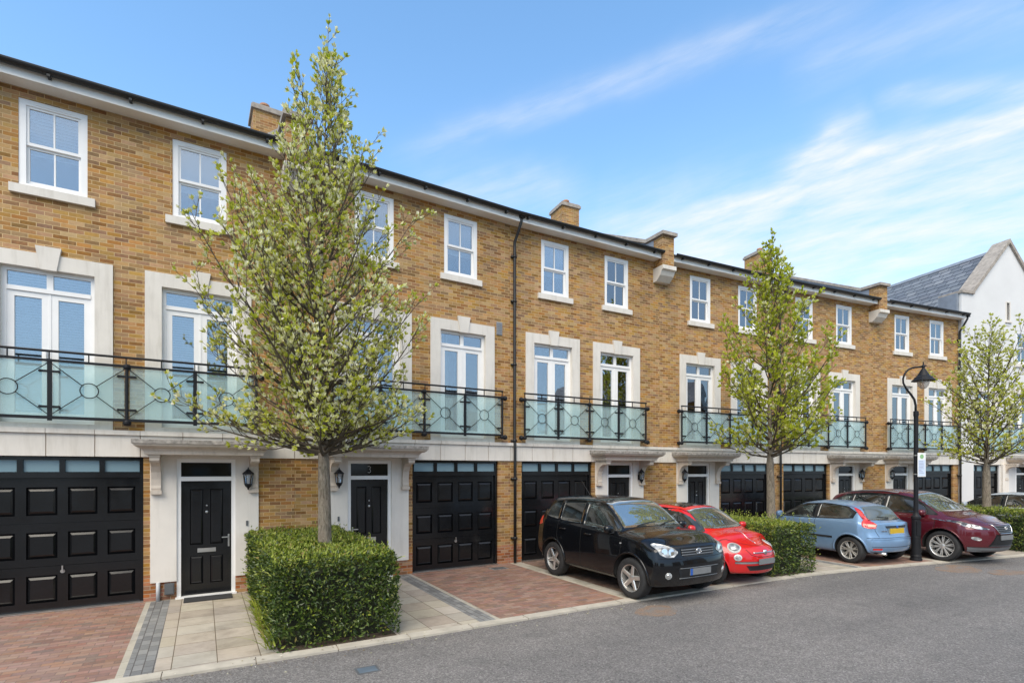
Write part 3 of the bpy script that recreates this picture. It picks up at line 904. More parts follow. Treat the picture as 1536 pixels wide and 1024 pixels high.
def gabled_house():
    i = 6
    h = empty('gabled_house', (*START[i], 0), R(HEAD[i]))
    tag(h, 'white rendered house with a steep stone-coped gable and slate roof at the far end', 'house')
    w = MB()
    LE, xp, zp, ze, xg0, xg1 = 6.2, 2.84, 11.35, 9.05, 0.69, 4.99
    gx = [(GAR[0] + 0.35, GAR[1] - 0.1), (3.28, 4.05)]
    ups = [(3.35, 4.15)]
    w.holed(0.2, LE, 0.0, 8.02, 0.0, [(*gx[0], 0.001, 2.41), (*gx[1], 0.001, 2.41), (*ups[0], 6.53, 7.86), (0.9, 2.1, 2.87, 5.32), (3.1, 4.3, 2.87, 5.32), (2.74, 2.94, 8.0, 8.02)], 0.12)
    w.holed(xg0, xg1, 8.02, ze, 0.0, [(2.76, 2.92, 8.25, 8.95)], 0.12)
    w.add([(xg0, 0, ze), (xg1, 0, ze), (xp, 0, zp)], [(0, 1, 2)])
    w.box(0.25, LE, 0.9, 9.5, 0.0, 8.0)
    w.box(0.02, xg0, -0.10, 0.6, 0.0, ze)              # the pier carrying the left shoulder
    w.build('wall', M['gable_render'], h)
    w = MB()
    for (a, b, c, d) in [(*ups[0], 6.53, 7.86), (0.9, 2.1, 2.87, 5.32), (3.1, 4.3, 2.87, 5.32), (*gx[0], 0, 2.4), (*gx[1], 0, 2.4), (2.76, 2.92, 8.25, 8.95)]:
        w.box(a - 0.05, b + 0.05, 0.5, 0.55, c - 0.05, d + 0.05)
    w.build('interior', M['inside'], h)
    w = MB()
    for k in range(10):
        w.box(0.69 + 0.55 * k, 0.69 + 0.55 * (k + 1) - 0.01, -0.035, -0.004, 2.422, 2.772); w.box(0.69 + 0.55 * k, 0.69 + 0.55 * (k + 1) - 0.01, -0.075, -0.004, 2.776, 2.85)
    w.build('stone_band', M['stone'], h)
    upper_window(h, None, *ups[0], 'curtain')
    for a, b in ((0.9 - 0.2, 2.1 + 0.2), (3.1 - 0.2, 4.3 + 0.2)):
        balcony_door(h, None, a, b, 'none', False)
    balcony(h, None, [0.75, 1.7, 2.65, 3.6, 4.55])
    garage(h, None, *gx[0], False)
    front_door(h, None, *gx[1])
    canopy_x = (gx[1][0] + gx[1][1]) / 2
    canopy(h, None, canopy_x)
    w = MB(); w.box(gx[0][1] + 0.06, gx[0][1] + 0.42, -0.09, 0.0, 0.0, 2.42); w.build('pilaster', M['render'], h)
    # slit window in the gable
    w = MB(); w.box(2.70, 2.76, -0.012, 0.1, 8.2, 9.0); w.box(2.92, 2.98, -0.012, 0.1, 8.2, 9.0); w.box(2.76, 2.92, -0.012, 0.1, 8.95, 9.0); w.box(2.66, 3.02, -0.05, 0.1, 8.14, 8.2)
    s = w.build('slit_window', M['stone'], h)
    # roof, running away from the street
    sl = (zp - ze) / (xp - xg0)
    e = MB()
    xl = -0.9
    zl = zp - 0.12 - sl * (xp - xl)
    for d in (0.0, -0.04):
        e.quad((xl, 0.3, zl + d), (xp, 0.3, zp - 0.12 + d), (xp, 11.0, zp - 0.12 + d), (xl, 11.0, zl + d))
        e.quad((xp, 0.3, zp - 0.12 + d), (2 * xp - xl, 0.3, zl + d), (2 * xp - xl, 11.0, zl + d), (xp, 11.0, zp - 0.12 + d))
    roof = e.build('roof', M['slate_y'], h)
    e = MB(); e.prism([(xp - 0.13, zp - 0.22), (xp, zp - 0.06), (xp + 0.13, zp - 0.22)], 1, 0.3, 11.0); e.build('ridge_tile', M['lead'], roof)
    e = MB()
    t = 0.11
    for s_ in (-1, 1):
        xe = xp + s_ * (xp - xg0 + 0.35)
        zz = ze - 0.35 * sl
        pts = [(xp, zp - 0.01), (xp, zp + t * 1.5), (xe, zz + t * 1.5), (xe, zz - 0.01)]
        e.prism(pts if s_ > 0 else pts[::-1], 1, -0.08, 0.55)
    e.build('gable_coping', M['coping'], roof)
    e = MB(); e.box(-0.04, xg0 - 0.02, -0.17, 0.7, ze, ze + 0.09); e.build('kneeler', M['coping'], roof)
    e = MB(); e.box(-0.12, 0.015, -0.02, 0.65, 8.35, ze - 0.002); e.build('flashing', M['lead'], roof)
    # ties the terrace's eaves to this house: its own down pipe
    pipe(h, 0.0 - 0.03, TOP + 0.1)
    return h
# ------------------------------------------------------------------ ground
KERB = [(-12.5, 0.65), (-8.0, 3.13), (-4.06, 5.41), (-1.76, 6.66), (-0.27, 7.51), (1.67, 8.64), (3.75, 9.76), (5.49, 10.68), (6.98, 11.36), (9.06, 12.10),
        (11.2, 12.85), (13.2, 13.52), (15.4, 14.25), (18.0, 15.0), (24.0, 16.6)]
KW = 0.17


def kerb_pts():
    """the kerb's road edge, evenly resampled, and its inner edge."""
    out = []
    for (a, b) in zip(KERB, KERB[1:]):
        n = max(1, int(math.dist(a, b) / 0.3))
        out += [(lerp(a[0], b[0], k / n), lerp(a[1], b[1], k / n)) for k in range(n)]
    out.append(KERB[-1])
    for _ in range(6):                                  # smooth the joints
        out = [out[0]] + [((a[0] + 2 * b[0] + c[0]) / 4, (a[1] + 2 * b[1] + c[1]) / 4) for a, b, c in zip(out, out[1:], out[2:])] + [out[-1]]
    inner = []
    for i, p in enumerate(out):
        a, b = out[max(0, i - 1)], out[min(len(out) - 1, i + 1)]
        dx, dy = b[0] - a[0], b[1] - a[1]
        q = math.hypot(dx, dy)
        inner.append((p[0] - dy / q * KW, p[1] + dx / q * KW))
    return out, inner


def hit_line(p, d, line):
    best = None
    for a, b in zip(line, line[1:]):
        ex, ey = b[0] - a[0], b[1] - a[1]
        den = d[0] * ey - d[1] * ex
        if abs(den) < 1e-9:
            continue
        t = ((a[0] - p[0]) * ey - (a[1] - p[1]) * ex) / den
        u = ((a[0] - p[0]) * d[1] - (a[1] - p[1]) * d[0]) / den
        if -1e-6 <= u <= 1 + 1e-6 and t > 0 and (best is None or t < best):
            best = t
    return best


def front_dir(i, s):
    """which way the frontage of house i runs at distance s along it (turned smoothly from one house to the next)."""
    h0 = (HEAD[i - 1] + HEAD[i]) / 2 if i > 0 else HEAD[0]
    h1 = (HEAD[i] + HEAD[i + 1]) / 2 if i < len(HEAD) - 1 else HEAD[-1]
    a = R(lerp(h0, h1, s / L))
    return math.sin(a), -math.cos(a)


def wall_pt(i, s):
    a = R(HEAD[i])
    return START[i][0] + s * math.cos(a), START[i][1] + s * math.sin(a)


def frontage(i, s0, s1, name, m, f0=0.0, f1=1.0, z=0.0, line=None):
    """a strip of paving from the wall to the kerb between s0 and s1; vertices in the house's own axes."""
    line = line or INNER
    a = R(-HEAD[i])
    ca, sa = math.cos(a), math.sin(a)
    rows = []
    n = max(2, int(abs(s1 - s0) / 0.5) + 1)
    for k in range(n + 1):
        s = lerp(s0, s1, k / n)
        p, d = wall_pt(i, s), front_dir(i, s)
        t = hit_line(p, d, line) or 4.2
        q = []
        for f in (f0, f1):
            x, y = p[0] + d[0] * t * f - START[i][0], p[1] + d[1] * t * f - START[i][1]
            q.append((ca * x - sa * y, sa * x + ca * y, z))
        rows.append(q)
    b = MB()
    for r0, r1 in zip(rows, rows[1:]):
        b.quad(r0[1], r1[1], r1[0], r0[0])
    o = b.build(name, m)
    o.location = (*START[i], 0)
    o.rotation_euler = (0, 0, R(HEAD[i]))
    return tag(o, kind='structure')


def make_ground():
    global OUTER, INNER
    OUTER, INNER = kerb_pts()
    b = MB(); b.quad((-600, -600, -0.08), (600, -600, -0.08), (600, 600, -0.08), (-600, 600, -0.08))
    tag(b.build('ground', M['verge']), kind='structure')
    b = MB()
    n = 40
    b.quad((-60, -13, -0.03), (60, -13, -0.03), (60, 20, -0.03), (-60, 20, -0.03))
    tag(b.build('road', M['asphalt']), kind='structure')
    # kerb stones
    b = MB()
    d = 0.0
    run = [0.0]
    for a, c in zip(OUTER, OUTER[1:]):
        run.append(run[-1] + math.dist(a, c))

    def at(line, t):
        for j in range(len(run) - 1):
            if t <= run[j + 1]:
                f = (t - run[j]) / (run[j + 1] - run[j])
                return lerp(line[j][0], line[j + 1][0], f), lerp(line[j][1], line[j + 1][1], f)
        return line[-1]
    t = 0.0
    rng = random.Random(4)
    while t < run[-1] - 0.95:
        e = t + 0.905
        for u0, u1 in ((t, t + 0.45), (t + 0.45, e)):
            p0, p1, q1, q0 = at(OUTER, u0), at(OUTER, u1), at(INNER, u1), at(INNER, u0)
            zt = 0.003 + rng.uniform(-0.0015, 0.0015)
            b.quad((*p0, zt - 0.006), (*p1, zt - 0.006), (*q1, zt), (*q0, zt))
            b.quad((*p0, -0.06), (*p1, -0.06), (*p1, zt - 0.006), (*p0, zt - 0.006))
        t = e + 0.009
    tag(b.build('kerb', M['kerb']), kind='structure')
    b = MB()
    for j in range(len(OUTER) - 1):
        b.quad((*OUTER[j], -0.012), (*OUTER[j + 1], -0.012), (*INNER[j + 1], -0.012), (*INNER[j], -0.012))
    tag(b.build('kerb_bed', M['joint']), kind='structure')
    b = MB()                                            # base under all the paving, so that no sliver opens between strips
    for j in range(len(INNER) - 1):
        p, q = INNER[j], INNER[j + 1]
        b.quad((*p, -0.02), (*q, -0.02), (q[0] - 2.4, q[1] + 5.2, -0.02), (p[0] - 2.4, p[1] + 5.2, -0.02))
    tag(b.build('pavement_base', M['soil']), kind='structure')
    # strips, measured from the pipe end of each house
    for i in range(7):
        mirr = i % 2 == 1

        def S(a, c):
            return (L - c, L - a) if mirr else (a, c)
        edge = 0.3 if (not mirr and i > 0) else 0.0
        dm = M['drive'] if i < 2 else M['drive_dark'] if i == 2 else M['drive']
        frontage(i, *S(edge, 2.46), 'driveway', dm)
        if edge:
            frontage(i, 0.0, edge, 'paving_edge', M['pale_setts'])
        frontage(i, *S(2.46, 2.53), 'paving_edge', M['pale_setts'])
        frontage(i, *S(2.53, 2.80), 'paving_strip', M['setts'])
        frontage(i, *S(2.80, 4.05), 'path', M['slabs'])
        frontage(i, *S(4.05, L), 'planting_bed', M['soil'], z=-0.004)
    for j in range(8):
        pass

    def flat(name, pts, m, z, label, cat, rot=0.0, origin=None):
        ox, oy = origin or pts[0]
        ca, sa = math.cos(-rot), math.sin(-rot)
        b = MB()
        b.prism([(ca * (x - ox) - sa * (y - oy), sa * (x - ox) + ca * (y - oy)) for x, y in pts], 2, z - 0.006, z)
        o = b.build(name, m)
        o.location = (ox, oy, 0)
        o.rotation_euler = (0, 0, rot)
        return tag(o, label, cat)

    def blob(cx, cy, rx, ry, rot, seed, n=30):
        rg = random.Random(seed)
        ph = [rg.uniform(0, 6.28) for _ in range(4)]
        out = []
        for k in range(n):
            a = 2 * math.pi * k / n
            q = 1 + 0.10 * math.sin(2 * a + ph[0]) + 0.08 * math.sin(3 * a + ph[1]) + 0.05 * math.sin(7 * a + ph[2])
            x, y = rx * q * math.cos(a), ry * q * math.sin(a)
            out.append((cx + x * math.cos(rot) - y * math.sin(rot), cy + x * math.sin(rot) + y * math.cos(rot)))
        return out
    g = gp(985, 913)
    flat('access_cover', blob(*g, 0.36, 0.30, 0.5, 1), M['rust'], -0.024, 'rust-brown worn access cover in the road in front of the black car', 'cover', 0.5)
    g = gp(1437, 851)
    flat('access_cover', blob(*g, 0.62, 0.38, 0.4, 2), M['rust'], -0.024, 'brown worn access cover in the road in front of the maroon car\'s front wheel', 'cover', 0.4)
    g = gp(1512, 856)
    flat('access_cover', blob(*g, 0.50, 0.28, 0.3, 3), M['rust'], -0.024, 'brown worn access cover in the road nearest the right edge of the photo', 'cover', 0.3)
    # small steel stop-tap lid with its own frame
    c = gp(551, 1000)
    e = empty('stop_tap_cover', (*c, -0.03), R(29))
    tag(e, 'small square blue-grey lid set in the asphalt near the hedge', 'cover')
    b = MB(); b.box(-0.10, 0.10, -0.075, 0.075, 0.0, 0.007); b.build('lid', M['bluecover'], e)
    b = MB()
    b.box(-0.125, -0.102, -0.10, 0.10, 0.0, 0.006); b.box(0.102, 0.125, -0.10, 0.10, 0.0, 0.006); b.box(-0.102, 0.102, -0.10, -0.077, 0.0, 0.006); b.box(-0.102, 0.102, 0.077, 0.10, 0.0, 0.006)
    b.build('rim', M['meter'], e)
    # gully in the second drive
    c = gp(748, 852)
    e = empty('drain_grate', (*c, 0.0), R(31))
    tag(e, 'small dark drain grate in the brick drive by the drainpipe', 'drain')
    b = MB()
    for k in range(7):
        b.box(-0.16, 0.16, -0.11 + 0.033 * k, -0.09 + 0.033 * k, 0.0, 0.006)
    b.build('bars', M['meter'], e)
    b = MB(); b.box(-0.19, -0.16, -0.13, 0.13, 0.0, 0.007); b.box(0.16, 0.19, -0.13, 0.13, 0.0, 0.007); b.box(-0.16, 0.16, 0.11, 0.13, 0.0, 0.007); b.box(-0.16, 0.16, -0.13, -0.112, 0.0, 0.007)
    b.build('rim', M['setts'], e)
    # mat at the nearest door, meter box and pipe under its white panel
    h = R(HEAD[0])
    p, d = wall_pt(0, 3.36), front_dir(0, 3.36)
    b = MB(); b.box(-0.36, 0.36, -0.17, 0.17, 0.002, 0.018)
    o = b.build('door_mat', M['mat'])
    o.location = (p[0] + d[0] * 0.24, p[1] + d[1] * 0.24, 0); o.rotation_euler = (0, 0, h)
    tag(o, 'thin black door mat in front of the nearest black door', 'mat')


def gp(px, py, z=0.0):
    """the point of the ground under a pixel of the photograph (used once, to measure the place)."""
    Y = F_PX * (H_CAM - z) / (py - Y_HOR)
    return (px - 768) / F_PX * Y, Y


def at_depth(px, Y):
    return (px - 768) / F_PX * Y, Y
# ------------------------------------------------------------------ hedges and trees
def leaf_quad(b, p, d, n, ln, wd, mat=0, bend=0.25):
    """one folded leaf: base, two sides, tip."""
    d = d.normalized()
    s = d.cross(n)
    s = s.normalized() if s.length > 1e-4 else d.orthogonal().normalized()
    n = s.cross(d)
    m = p + d * ln * 0.48 + n * ln * 0.06
    tip = p + d * ln - n * ln * bend
    b.add([p, m + s * wd * 0.5, tip, m - s * wd * 0.5], [(0, 1, 2, 3)], mat)


def hedge(name, loc, rz, sx, sy, sz, label, seed, per_m2, leaf=(0.045, 0.085), wid=0.36, grass=0, ragged=0.0):
    """a clipped block: local x along its short side, y towards the house; leaf by leaf over a dark twiggy core."""
    rng = random.Random(seed)
    root = empty(name, (*loc, 0), rz)
    tag(root, label, 'hedge')
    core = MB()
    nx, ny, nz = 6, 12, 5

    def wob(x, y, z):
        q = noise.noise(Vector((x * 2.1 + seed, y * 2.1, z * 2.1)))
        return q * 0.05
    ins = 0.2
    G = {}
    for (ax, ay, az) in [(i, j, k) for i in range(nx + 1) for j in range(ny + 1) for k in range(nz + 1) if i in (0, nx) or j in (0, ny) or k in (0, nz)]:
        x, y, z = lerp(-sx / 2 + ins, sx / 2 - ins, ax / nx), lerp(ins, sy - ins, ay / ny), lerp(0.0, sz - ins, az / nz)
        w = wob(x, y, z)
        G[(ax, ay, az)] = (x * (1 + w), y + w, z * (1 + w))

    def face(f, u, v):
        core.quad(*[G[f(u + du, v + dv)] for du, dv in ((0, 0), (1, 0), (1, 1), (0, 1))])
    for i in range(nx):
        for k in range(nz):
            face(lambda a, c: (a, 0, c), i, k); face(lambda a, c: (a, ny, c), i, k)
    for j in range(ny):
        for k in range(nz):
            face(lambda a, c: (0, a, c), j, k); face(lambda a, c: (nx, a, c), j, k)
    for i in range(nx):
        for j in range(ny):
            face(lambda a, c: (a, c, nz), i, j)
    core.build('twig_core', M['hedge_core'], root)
    b = MB()
    faces = [('f', sx * sz), ('b', sx * sz), ('l', sy * sz), ('r', sy * sz), ('t', sx * sy * 1.15)]
    for kind, area in faces:
        for _ in range(int(area * per_m2 * (0.5 if kind == 'b' else 1))):
            u, v = rng.random(), rng.random()
            dep = rng.uniform(-0.01, 0.05) if rng.random() < 0.66 else rng.uniform(0.04, 0.2)
            if kind == 'f':
                p, n = Vector((lerp(-sx / 2, sx / 2, u), dep, v * sz)), Vector((0, -1, 0.15))
            elif kind == 'b':
                p, n = Vector((lerp(-sx / 2, sx / 2, u), sy - dep, v * sz)), Vector((0, 1, 0.15))
            elif kind == 'l':
                p, n = Vector((-sx / 2 + dep, u * sy, v * sz)), Vector((-1, 0, 0.15))
            elif kind == 'r':
                p, n = Vector((sx / 2 - dep, u * sy, v * sz)), Vector((1, 0, 0.15))
            else:
                p, n = Vector((lerp(-sx / 2, sx / 2, u), v * sy, sz - dep * 0.8)), Vector((0, 0, 1))
            if kind != 't' and v < 0.22 and rng.random() < 0.55 * (1 - v / 0.22):
                continue                                # thin at the foot
            q = wob(p.x, p.y, p.z) * 1.2 + 0.03 * noise.noise(p * 7.0)
            p = p + n * q
            if noise.noise(p * 6.5 + Vector((seed, 0, 0))) < -0.2 and rng.random() < 0.8:
                continue                                # gaps that show the inside
            rnd = Vector((rng.gauss(0, 1), rng.gauss(0, 1), rng.gauss(0, 1)))
            d = (n * 0.75 + Vector((0, 0, 0.45)) + rnd * 0.62)
            up = (n + rnd.cross(n) * 0.4 + Vector((0, 0, 0.6)))
            ln = rng.uniform(*leaf)
            m = 1 if rng.random() < (0.68 if kind == 't' else 0.07) else 0  # top leaves mostly paler: new growth, with light from above painted in
            leaf_quad(b, p, d, up, ln, ln * wid * rng.uniform(0.8, 1.25), m, rng.uniform(0.0, 0.35))
    for _ in range(int((sx + sy) * 55 * (1 + ragged))):  # stray shoots
        edge = rng.random()
        p = Vector((rng.uniform(-sx / 2, sx / 2), rng.uniform(0, sy), sz))
        if edge < 0.35 + ragged * 0.2:
            p = Vector((rng.choice((-1, 1)) * sx / 2, rng.uniform(0, sy), rng.uniform(0.1, sz)))
        d0 = Vector((rng.gauss(0, 0.4), rng.gauss(0, 0.4), 1)).normalized() if p.z > sz - 0.01 else Vector((math.copysign(1, p.x), rng.gauss(0, 0.4), 0.5)).normalized()
        ln = rng.uniform(0.05, 0.13 + 0.12 * ragged)
        for k in range(5):
            q = p + d0 * ln * (k / 4)
            r = Vector((rng.gauss(0, 1), rng.gauss(0, 1), rng.gauss(0, 1)))
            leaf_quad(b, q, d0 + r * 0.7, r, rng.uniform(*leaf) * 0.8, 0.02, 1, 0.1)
    for _ in range(grass):                               # long strap leaves at the foot of the left side
        y0 = rng.uniform(-0.05, sy * 0.55)
        p = Vector((-sx / 2 + rng.uniform(-0.06, 0.08), y0, rng.uniform(0.0, 0.12)))
        a = rng.gauss(0, 0.8)
        d = Vector((-math.cos(a) * rng.uniform(0.2, 0.9), math.sin(a) * 0.7, 1.0)).normalized()
        ln = rng.uniform(0.2, 0.5)
        prev, wd = p, 0.011
        side = d.cross(Vector((0, 0, 1))).normalized() * wd
        pts = []
        for k in range(5):
            t = k / 4
            c = p + d * ln * t + Vector((d.x, d.y, -0.9)) * ln * 0.4 * t * t
            pts.append((c, side * (1 - t * 0.9)))
        for (c0, s0), (c1, s1) in zip(pts, pts[1:]):
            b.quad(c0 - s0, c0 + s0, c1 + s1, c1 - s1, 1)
    b.build('foliage', [M['hedge_leaf'], M['hedge_lit_tip']], root)
    return root


def tree(name, loc, H, z0, prof, trunk_r, label, seed, nprim, mats, mix, leaf=(0.055, 0.085), sec_step=0.15, ter_step=0.10, asym=(0, 0), per=(4, 6), straight=0.55, zpow=1.5):
    """ascending limbs off one leader; goblet-shaped leaf buds on short shoots."""
    rng = random.Random(seed)
    root = empty(name, (*loc, 0), 0)
    tag(root, label, 'tree', 'young street trees growing out of the hedges')
    wood, tw, fol = MB(), MB(), MB()
    n = 26
    lead = []
    for i in range(n + 1):
        t = i / n
        z = H * t
        lead.append(Vector((0.05 * math.sin(t * 5 + seed) * min(1, t * 2), 0.05 * math.cos(t * 4.1 + seed) * t, z)))
    rad = [trunk_r * max(0.035, (1 - t * 0.55 / (z0 / H) * 0.55 if t < z0 / H else 0.50 * (1 - (t - z0 / H) / (1 - z0 / H)) ** 1.3)) for t in [i / n for i in range(n + 1)]]
    rad[0] *= 1.25
    wood.tube(lead, rad, 12)

    def lead_at(z):
        f = max(0, min(n - 1e-6, z / H * n))
        i = int(f)
        return lead[i].lerp(lead[i + 1], f - i)

    def bud(p, d):
        k = rng.randint(*per)
        d = d.normalized()
        u = d.orthogonal().normalized()
        w = d.cross(u)
        a0 = rng.random() * 6.28
        sz = rng.uniform(*leaf)
        op = rng.uniform(0.25, 0.85)
        kind = rng.random()
        for j in range(k):
            a = a0 + j * 6.28 / k + rng.gauss(0, 0.25)
            out = u * math.cos(a) + w * math.sin(a)
            dd = d + out * op * rng.uniform(0.7, 1.3)
            m = 0 if kind < mix[0] else 1 if kind < mix[0] + mix[1] else 2
            if rng.random() < 0.3:
                m = rng.choice((0, 1, 2)) if mix[2] > 0 else rng.choice((0, 1))
            leaf_quad(fol, p + out * 0.004, dd, d - out * 0.8, sz * rng.uniform(0.75, 1.15), sz * rng.uniform(0.42, 0.6), m, rng.uniform(-0.28, 0.12))

    def path(p, d, ln, segs, lift, wig):
        out = [p.copy()]
        d = d.normalized()
        for i in range(segs):
            d = (d + Vector((0, 0, lift / segs)) + Vector((rng.gauss(0, wig), rng.gauss(0, wig), rng.gauss(0, wig * 0.5)))).normalized()
            out.append(out[-1] + d * ln / segs)
        return out

    def shoots(pts, r0, depth):
        ln = sum((b - a).length for a, b in zip(pts, pts[1:]))
        step = sec_step if depth == 0 else ter_step
        t = (0.14 if depth == 0 else 0.2) * ln
        while t < ln:
            acc = 0
            for a, b in zip(pts, pts[1:]):
                q = (b - a).length
                if acc + q >= t:
                    p, d = a.lerp(b, (t - acc) / q), (b - a).normalized()
                    break
                acc += q
            f = t / ln
            side = Vector((rng.gauss(0, 1), rng.gauss(0, 1), rng.gauss(0, 0.7) + 0.25))
            side = (side - d * side.dot(d))
            side = side.normalized() if side.length > 1e-3 else d.orthogonal()
            if depth == 0:
                d2 = (d * rng.uniform(0.75, 1.1) + side * rng.uniform(0.45, 0.9))
                l2 = rng.uniform(0.30, 0.75) * (1.15 - 0.6 * f) * min(1.0, 0.45 + ln * 0.3)
                pp = path(p, d2, l2, 4, 0.5, 0.07)
                rr = max(0.0045, r0 * (1 - f) * 0.5)
                tw.tube(pp, [lerp(rr, 0.0028, k / 4) for k in range(5)], 4, cap=False)
                shoots(pp, rr, 1)
                bud(pp[-1], pp[-1] - pp[-2])
            else:
                d2 = d * 0.9 + side * rng.uniform(0.5, 1.0) + Vector((0, 0, 0.25))
                l2 = rng.uniform(0.03, 0.13)
                q = p + d2.normalized() * l2
                tw.tube([p, q], [0.0032, 0.0024], 3, cap=False)
                bud(q, d2)
            t += step * rng.uniform(0.7, 1.35)
    for i in range(nprim):
        f = (i + 0.5) / nprim
        zb = z0 + (H - z0) * 0.88 * f ** zpow
        az = i * 2.39996 + rng.gauss(0, 0.25)
        low = 1 - f
        k = rng.uniform(0.55, 1.0) if i % 3 else rng.uniform(0.86, 1.08)
        rr = 1.0
        rise = 0.4
        for _ in range(5):                              # where the limb's tip meets the crown's outline
            zt = min(H * 0.995, zb + rise)
            rr = interp(prof, zt) * k * (1 + asym[0] * math.cos(az) + asym[1] * math.sin(az))
            rise = 0.22 + rr * rng.uniform(0.6, 1.15) * (0.7 + 0.9 * f)
        if f < 0.22:                                    # the lowest limbs reach out almost level
            rise *= rng.uniform(0.25, 0.8)
            rr = interp(prof, max(zb + rise, z0 + 0.75)) * k * (1 + asym[0] * math.cos(az) + asym[1] * math.sin(az))
        base = lead_at(zb)
        tip = lead_at(min(zb + rise, H)) * 1.0
        tip = Vector((tip.x + rr * math.cos(az), tip.y + rr * math.sin(az), zb + rise))
        segs = 9
        pts = []
        ph = rng.random() * 6.28
        for s in range(segs + 1):
            t = s / segs
            q = Vector((lerp(base.x, tip.x, t ** 0.92), lerp(base.y, tip.y, t ** 0.92), lerp(base.z, tip.z, straight * t + (1 - straight) * t ** 2.0)))
            w = 0.035 * rr * math.sin(3.1 * t * 2 + ph) * t
            pts.append(q + Vector((-math.sin(az) * w, math.cos(az) * w, 0.03 * rr * math.sin(t * 5 + ph) * t)))
        r0 = 0.008 + 0.010 * rr + 0.008 * low
        tw.tube(pts, [lerp(r0, 0.004, (s / segs) ** 0.75) for s in range(segs + 1)], 6, cap=False)
        shoots(pts, r0, 0)
        bud(pts[-1], pts[-1] - pts[-2])
    for k in range(int(H * 2.2)):                         # shoots on the top of the leader
        zb = H * (1 - 0.30 * (k / (H * 2.2)))
        p = lead_at(zb)
        a = rng.random() * 6.28
        pp = path(p, Vector((math.cos(a) * 0.8, math.sin(a) * 0.8, 1)), rng.uniform(0.12, 0.35) * (0.5 + (H - zb) * 0.6), 3, 0.4, 0.06)
        tw.tube(pp, [0.005, 0.004, 0.0035, 0.003], 4, cap=False)
        shoots(pp, 0.005, 1)
        bud(pp[-1], pp[-1] - pp[-2])
    bud(lead[-1], Vector((0, 0, 1)))
    tr = wood.build('trunk', M['bark'], root, True)
    tw.build('branches', M['twig'], root, True)
    fol.build('crown', [M[q] for q in mats], root)
    return root


def fallen_leaves():
    rng = random.Random(77)
    b = MB()
    for _ in range(620):
        j = rng.randrange(20, len(OUTER) - 30)
        p, q = OUTER[j], INNER[j]
        f = rng.choice((rng.uniform(-1.2, -0.05), rng.uniform(0.0, 1.6), rng.uniform(-3.0, 0.0))) if rng.random() < 0.6 else rng.uniform(-0.5, 0.1)
        x, y = lerp(p[0], q[0], f) + rng.uniform(-0.15, 0.15), lerp(p[1], q[1], f) + rng.uniform(-0.15, 0.15)
        z = 0.006 if f > 0 else -0.026
        a = rng.random() * 6.28
        leaf_quad(b, Vector((x, y, z)), Vector((math.cos(a), math.sin(a), 0.1)), Vector((0, 0, 1)), rng.uniform(0.012, 0.04), rng.uniform(0.008, 0.02), rng.choice((0, 0, 1)), 0.1)
    tag(b.build('fallen_leaves', [M['litter'], M['leaf_pale']]), kind='stuff')


def make_plants():
    # the hedges stand on the party lines between neighbouring doors, and run from the kerb back to the wall
    spots = [(1, -2.20, 6.66, HEAD[1] - 0.5, 1.53, 3.75, 1.08, 'clipped evergreen block hedge round the large tree, nearest the camera', 11, 2700, (0.04, 0.078), 0.36, 160, 0.1),
             (3, 5.98, 11.05, (HEAD[2] + HEAD[3]) / 2 - 1, 1.35, 3.5, 1.03, 'bushy untidy hedge between the red hatchback and the blue hatchback', 12, 2000, (0.042, 0.075), 0.36, 30, 0.9),
             (5, 14.55, 14.3, (HEAD[4] + HEAD[5]) / 2, 1.6, 4.2, 1.05, 'long clipped hedge behind the maroon car, under the rightmost tree', 13, 1500, (0.045, 0.08), 0.4, 0, 0.1)]
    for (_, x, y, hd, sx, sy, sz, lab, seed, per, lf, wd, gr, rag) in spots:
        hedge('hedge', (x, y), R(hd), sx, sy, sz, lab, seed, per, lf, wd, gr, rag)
    x, y = at_depth(487, 7.85)
    tree('street_tree', (x, y), 8.92, 2.42, [(2.4, 0.45), (2.9, 1.2), (3.4, 1.82), (3.9, 1.92), (4.6, 1.76), (5.4, 1.48), (6.2, 1.12), (7.0, 0.76), (7.6, 0.50), (8.2, 0.22), (8.7, 0.06), (9.2, 0.05)], 0.115,
         'largest tree, pale blossom-like buds, standing in the nearest block hedge', 21, 112, ['leaf_green', 'leaf_pale', 'leaf_lime'], (0.34, 0.60, 0.06), leaf=(0.047, 0.083), sec_step=0.115, ter_step=0.07, asym=(-0.10, 0), per=(5, 8), zpow=1.8)
    x, y = at_depth(1157, 12.6)
    tree('street_tree', (x, y), 7.75, 2.5, [(2.4, 0.4), (2.9, 1.1), (3.5, 1.65), (4.2, 1.62), (5.0, 1.3), (5.8, 1.0), (6.5, 0.62), (7.1, 0.32), (7.8, 0.08)], 0.115,
         'lime-green leafy tree behind the red hatchback, in the untidy hedge', 22, 60, ['leaf_lime', 'leaf_pale', 'leaf_green'], (0.80, 0.08, 0.12), leaf=(0.065, 0.115), sec_step=0.125, ter_step=0.07, asym=(0.06, 0))
    x, y = at_depth(1481, 15.6)
    tree('street_tree', (x, y), 6.15, 2.35, [(2.3, 0.4), (2.7, 1.0), (3.2, 1.45), (3.9, 1.65), (4.6, 1.5), (5.2, 1.2), (5.8, 0.75), (6.3, 0.3)], 0.125,
         'pale cream-green tree at the right edge in front of the white gabled house', 23, 50, ['leaf_green', 'leaf_pale', 'leaf_lime'], (0.45, 0.35, 0.20), leaf=(0.065, 0.11), sec_step=0.15, ter_step=0.095, straight=0.7)
# ------------------------------------------------------------------ parked cars
def sstep(t):
    t = max(0.0, min(1.0, t))
    return t * t * (3 - 2 * t)


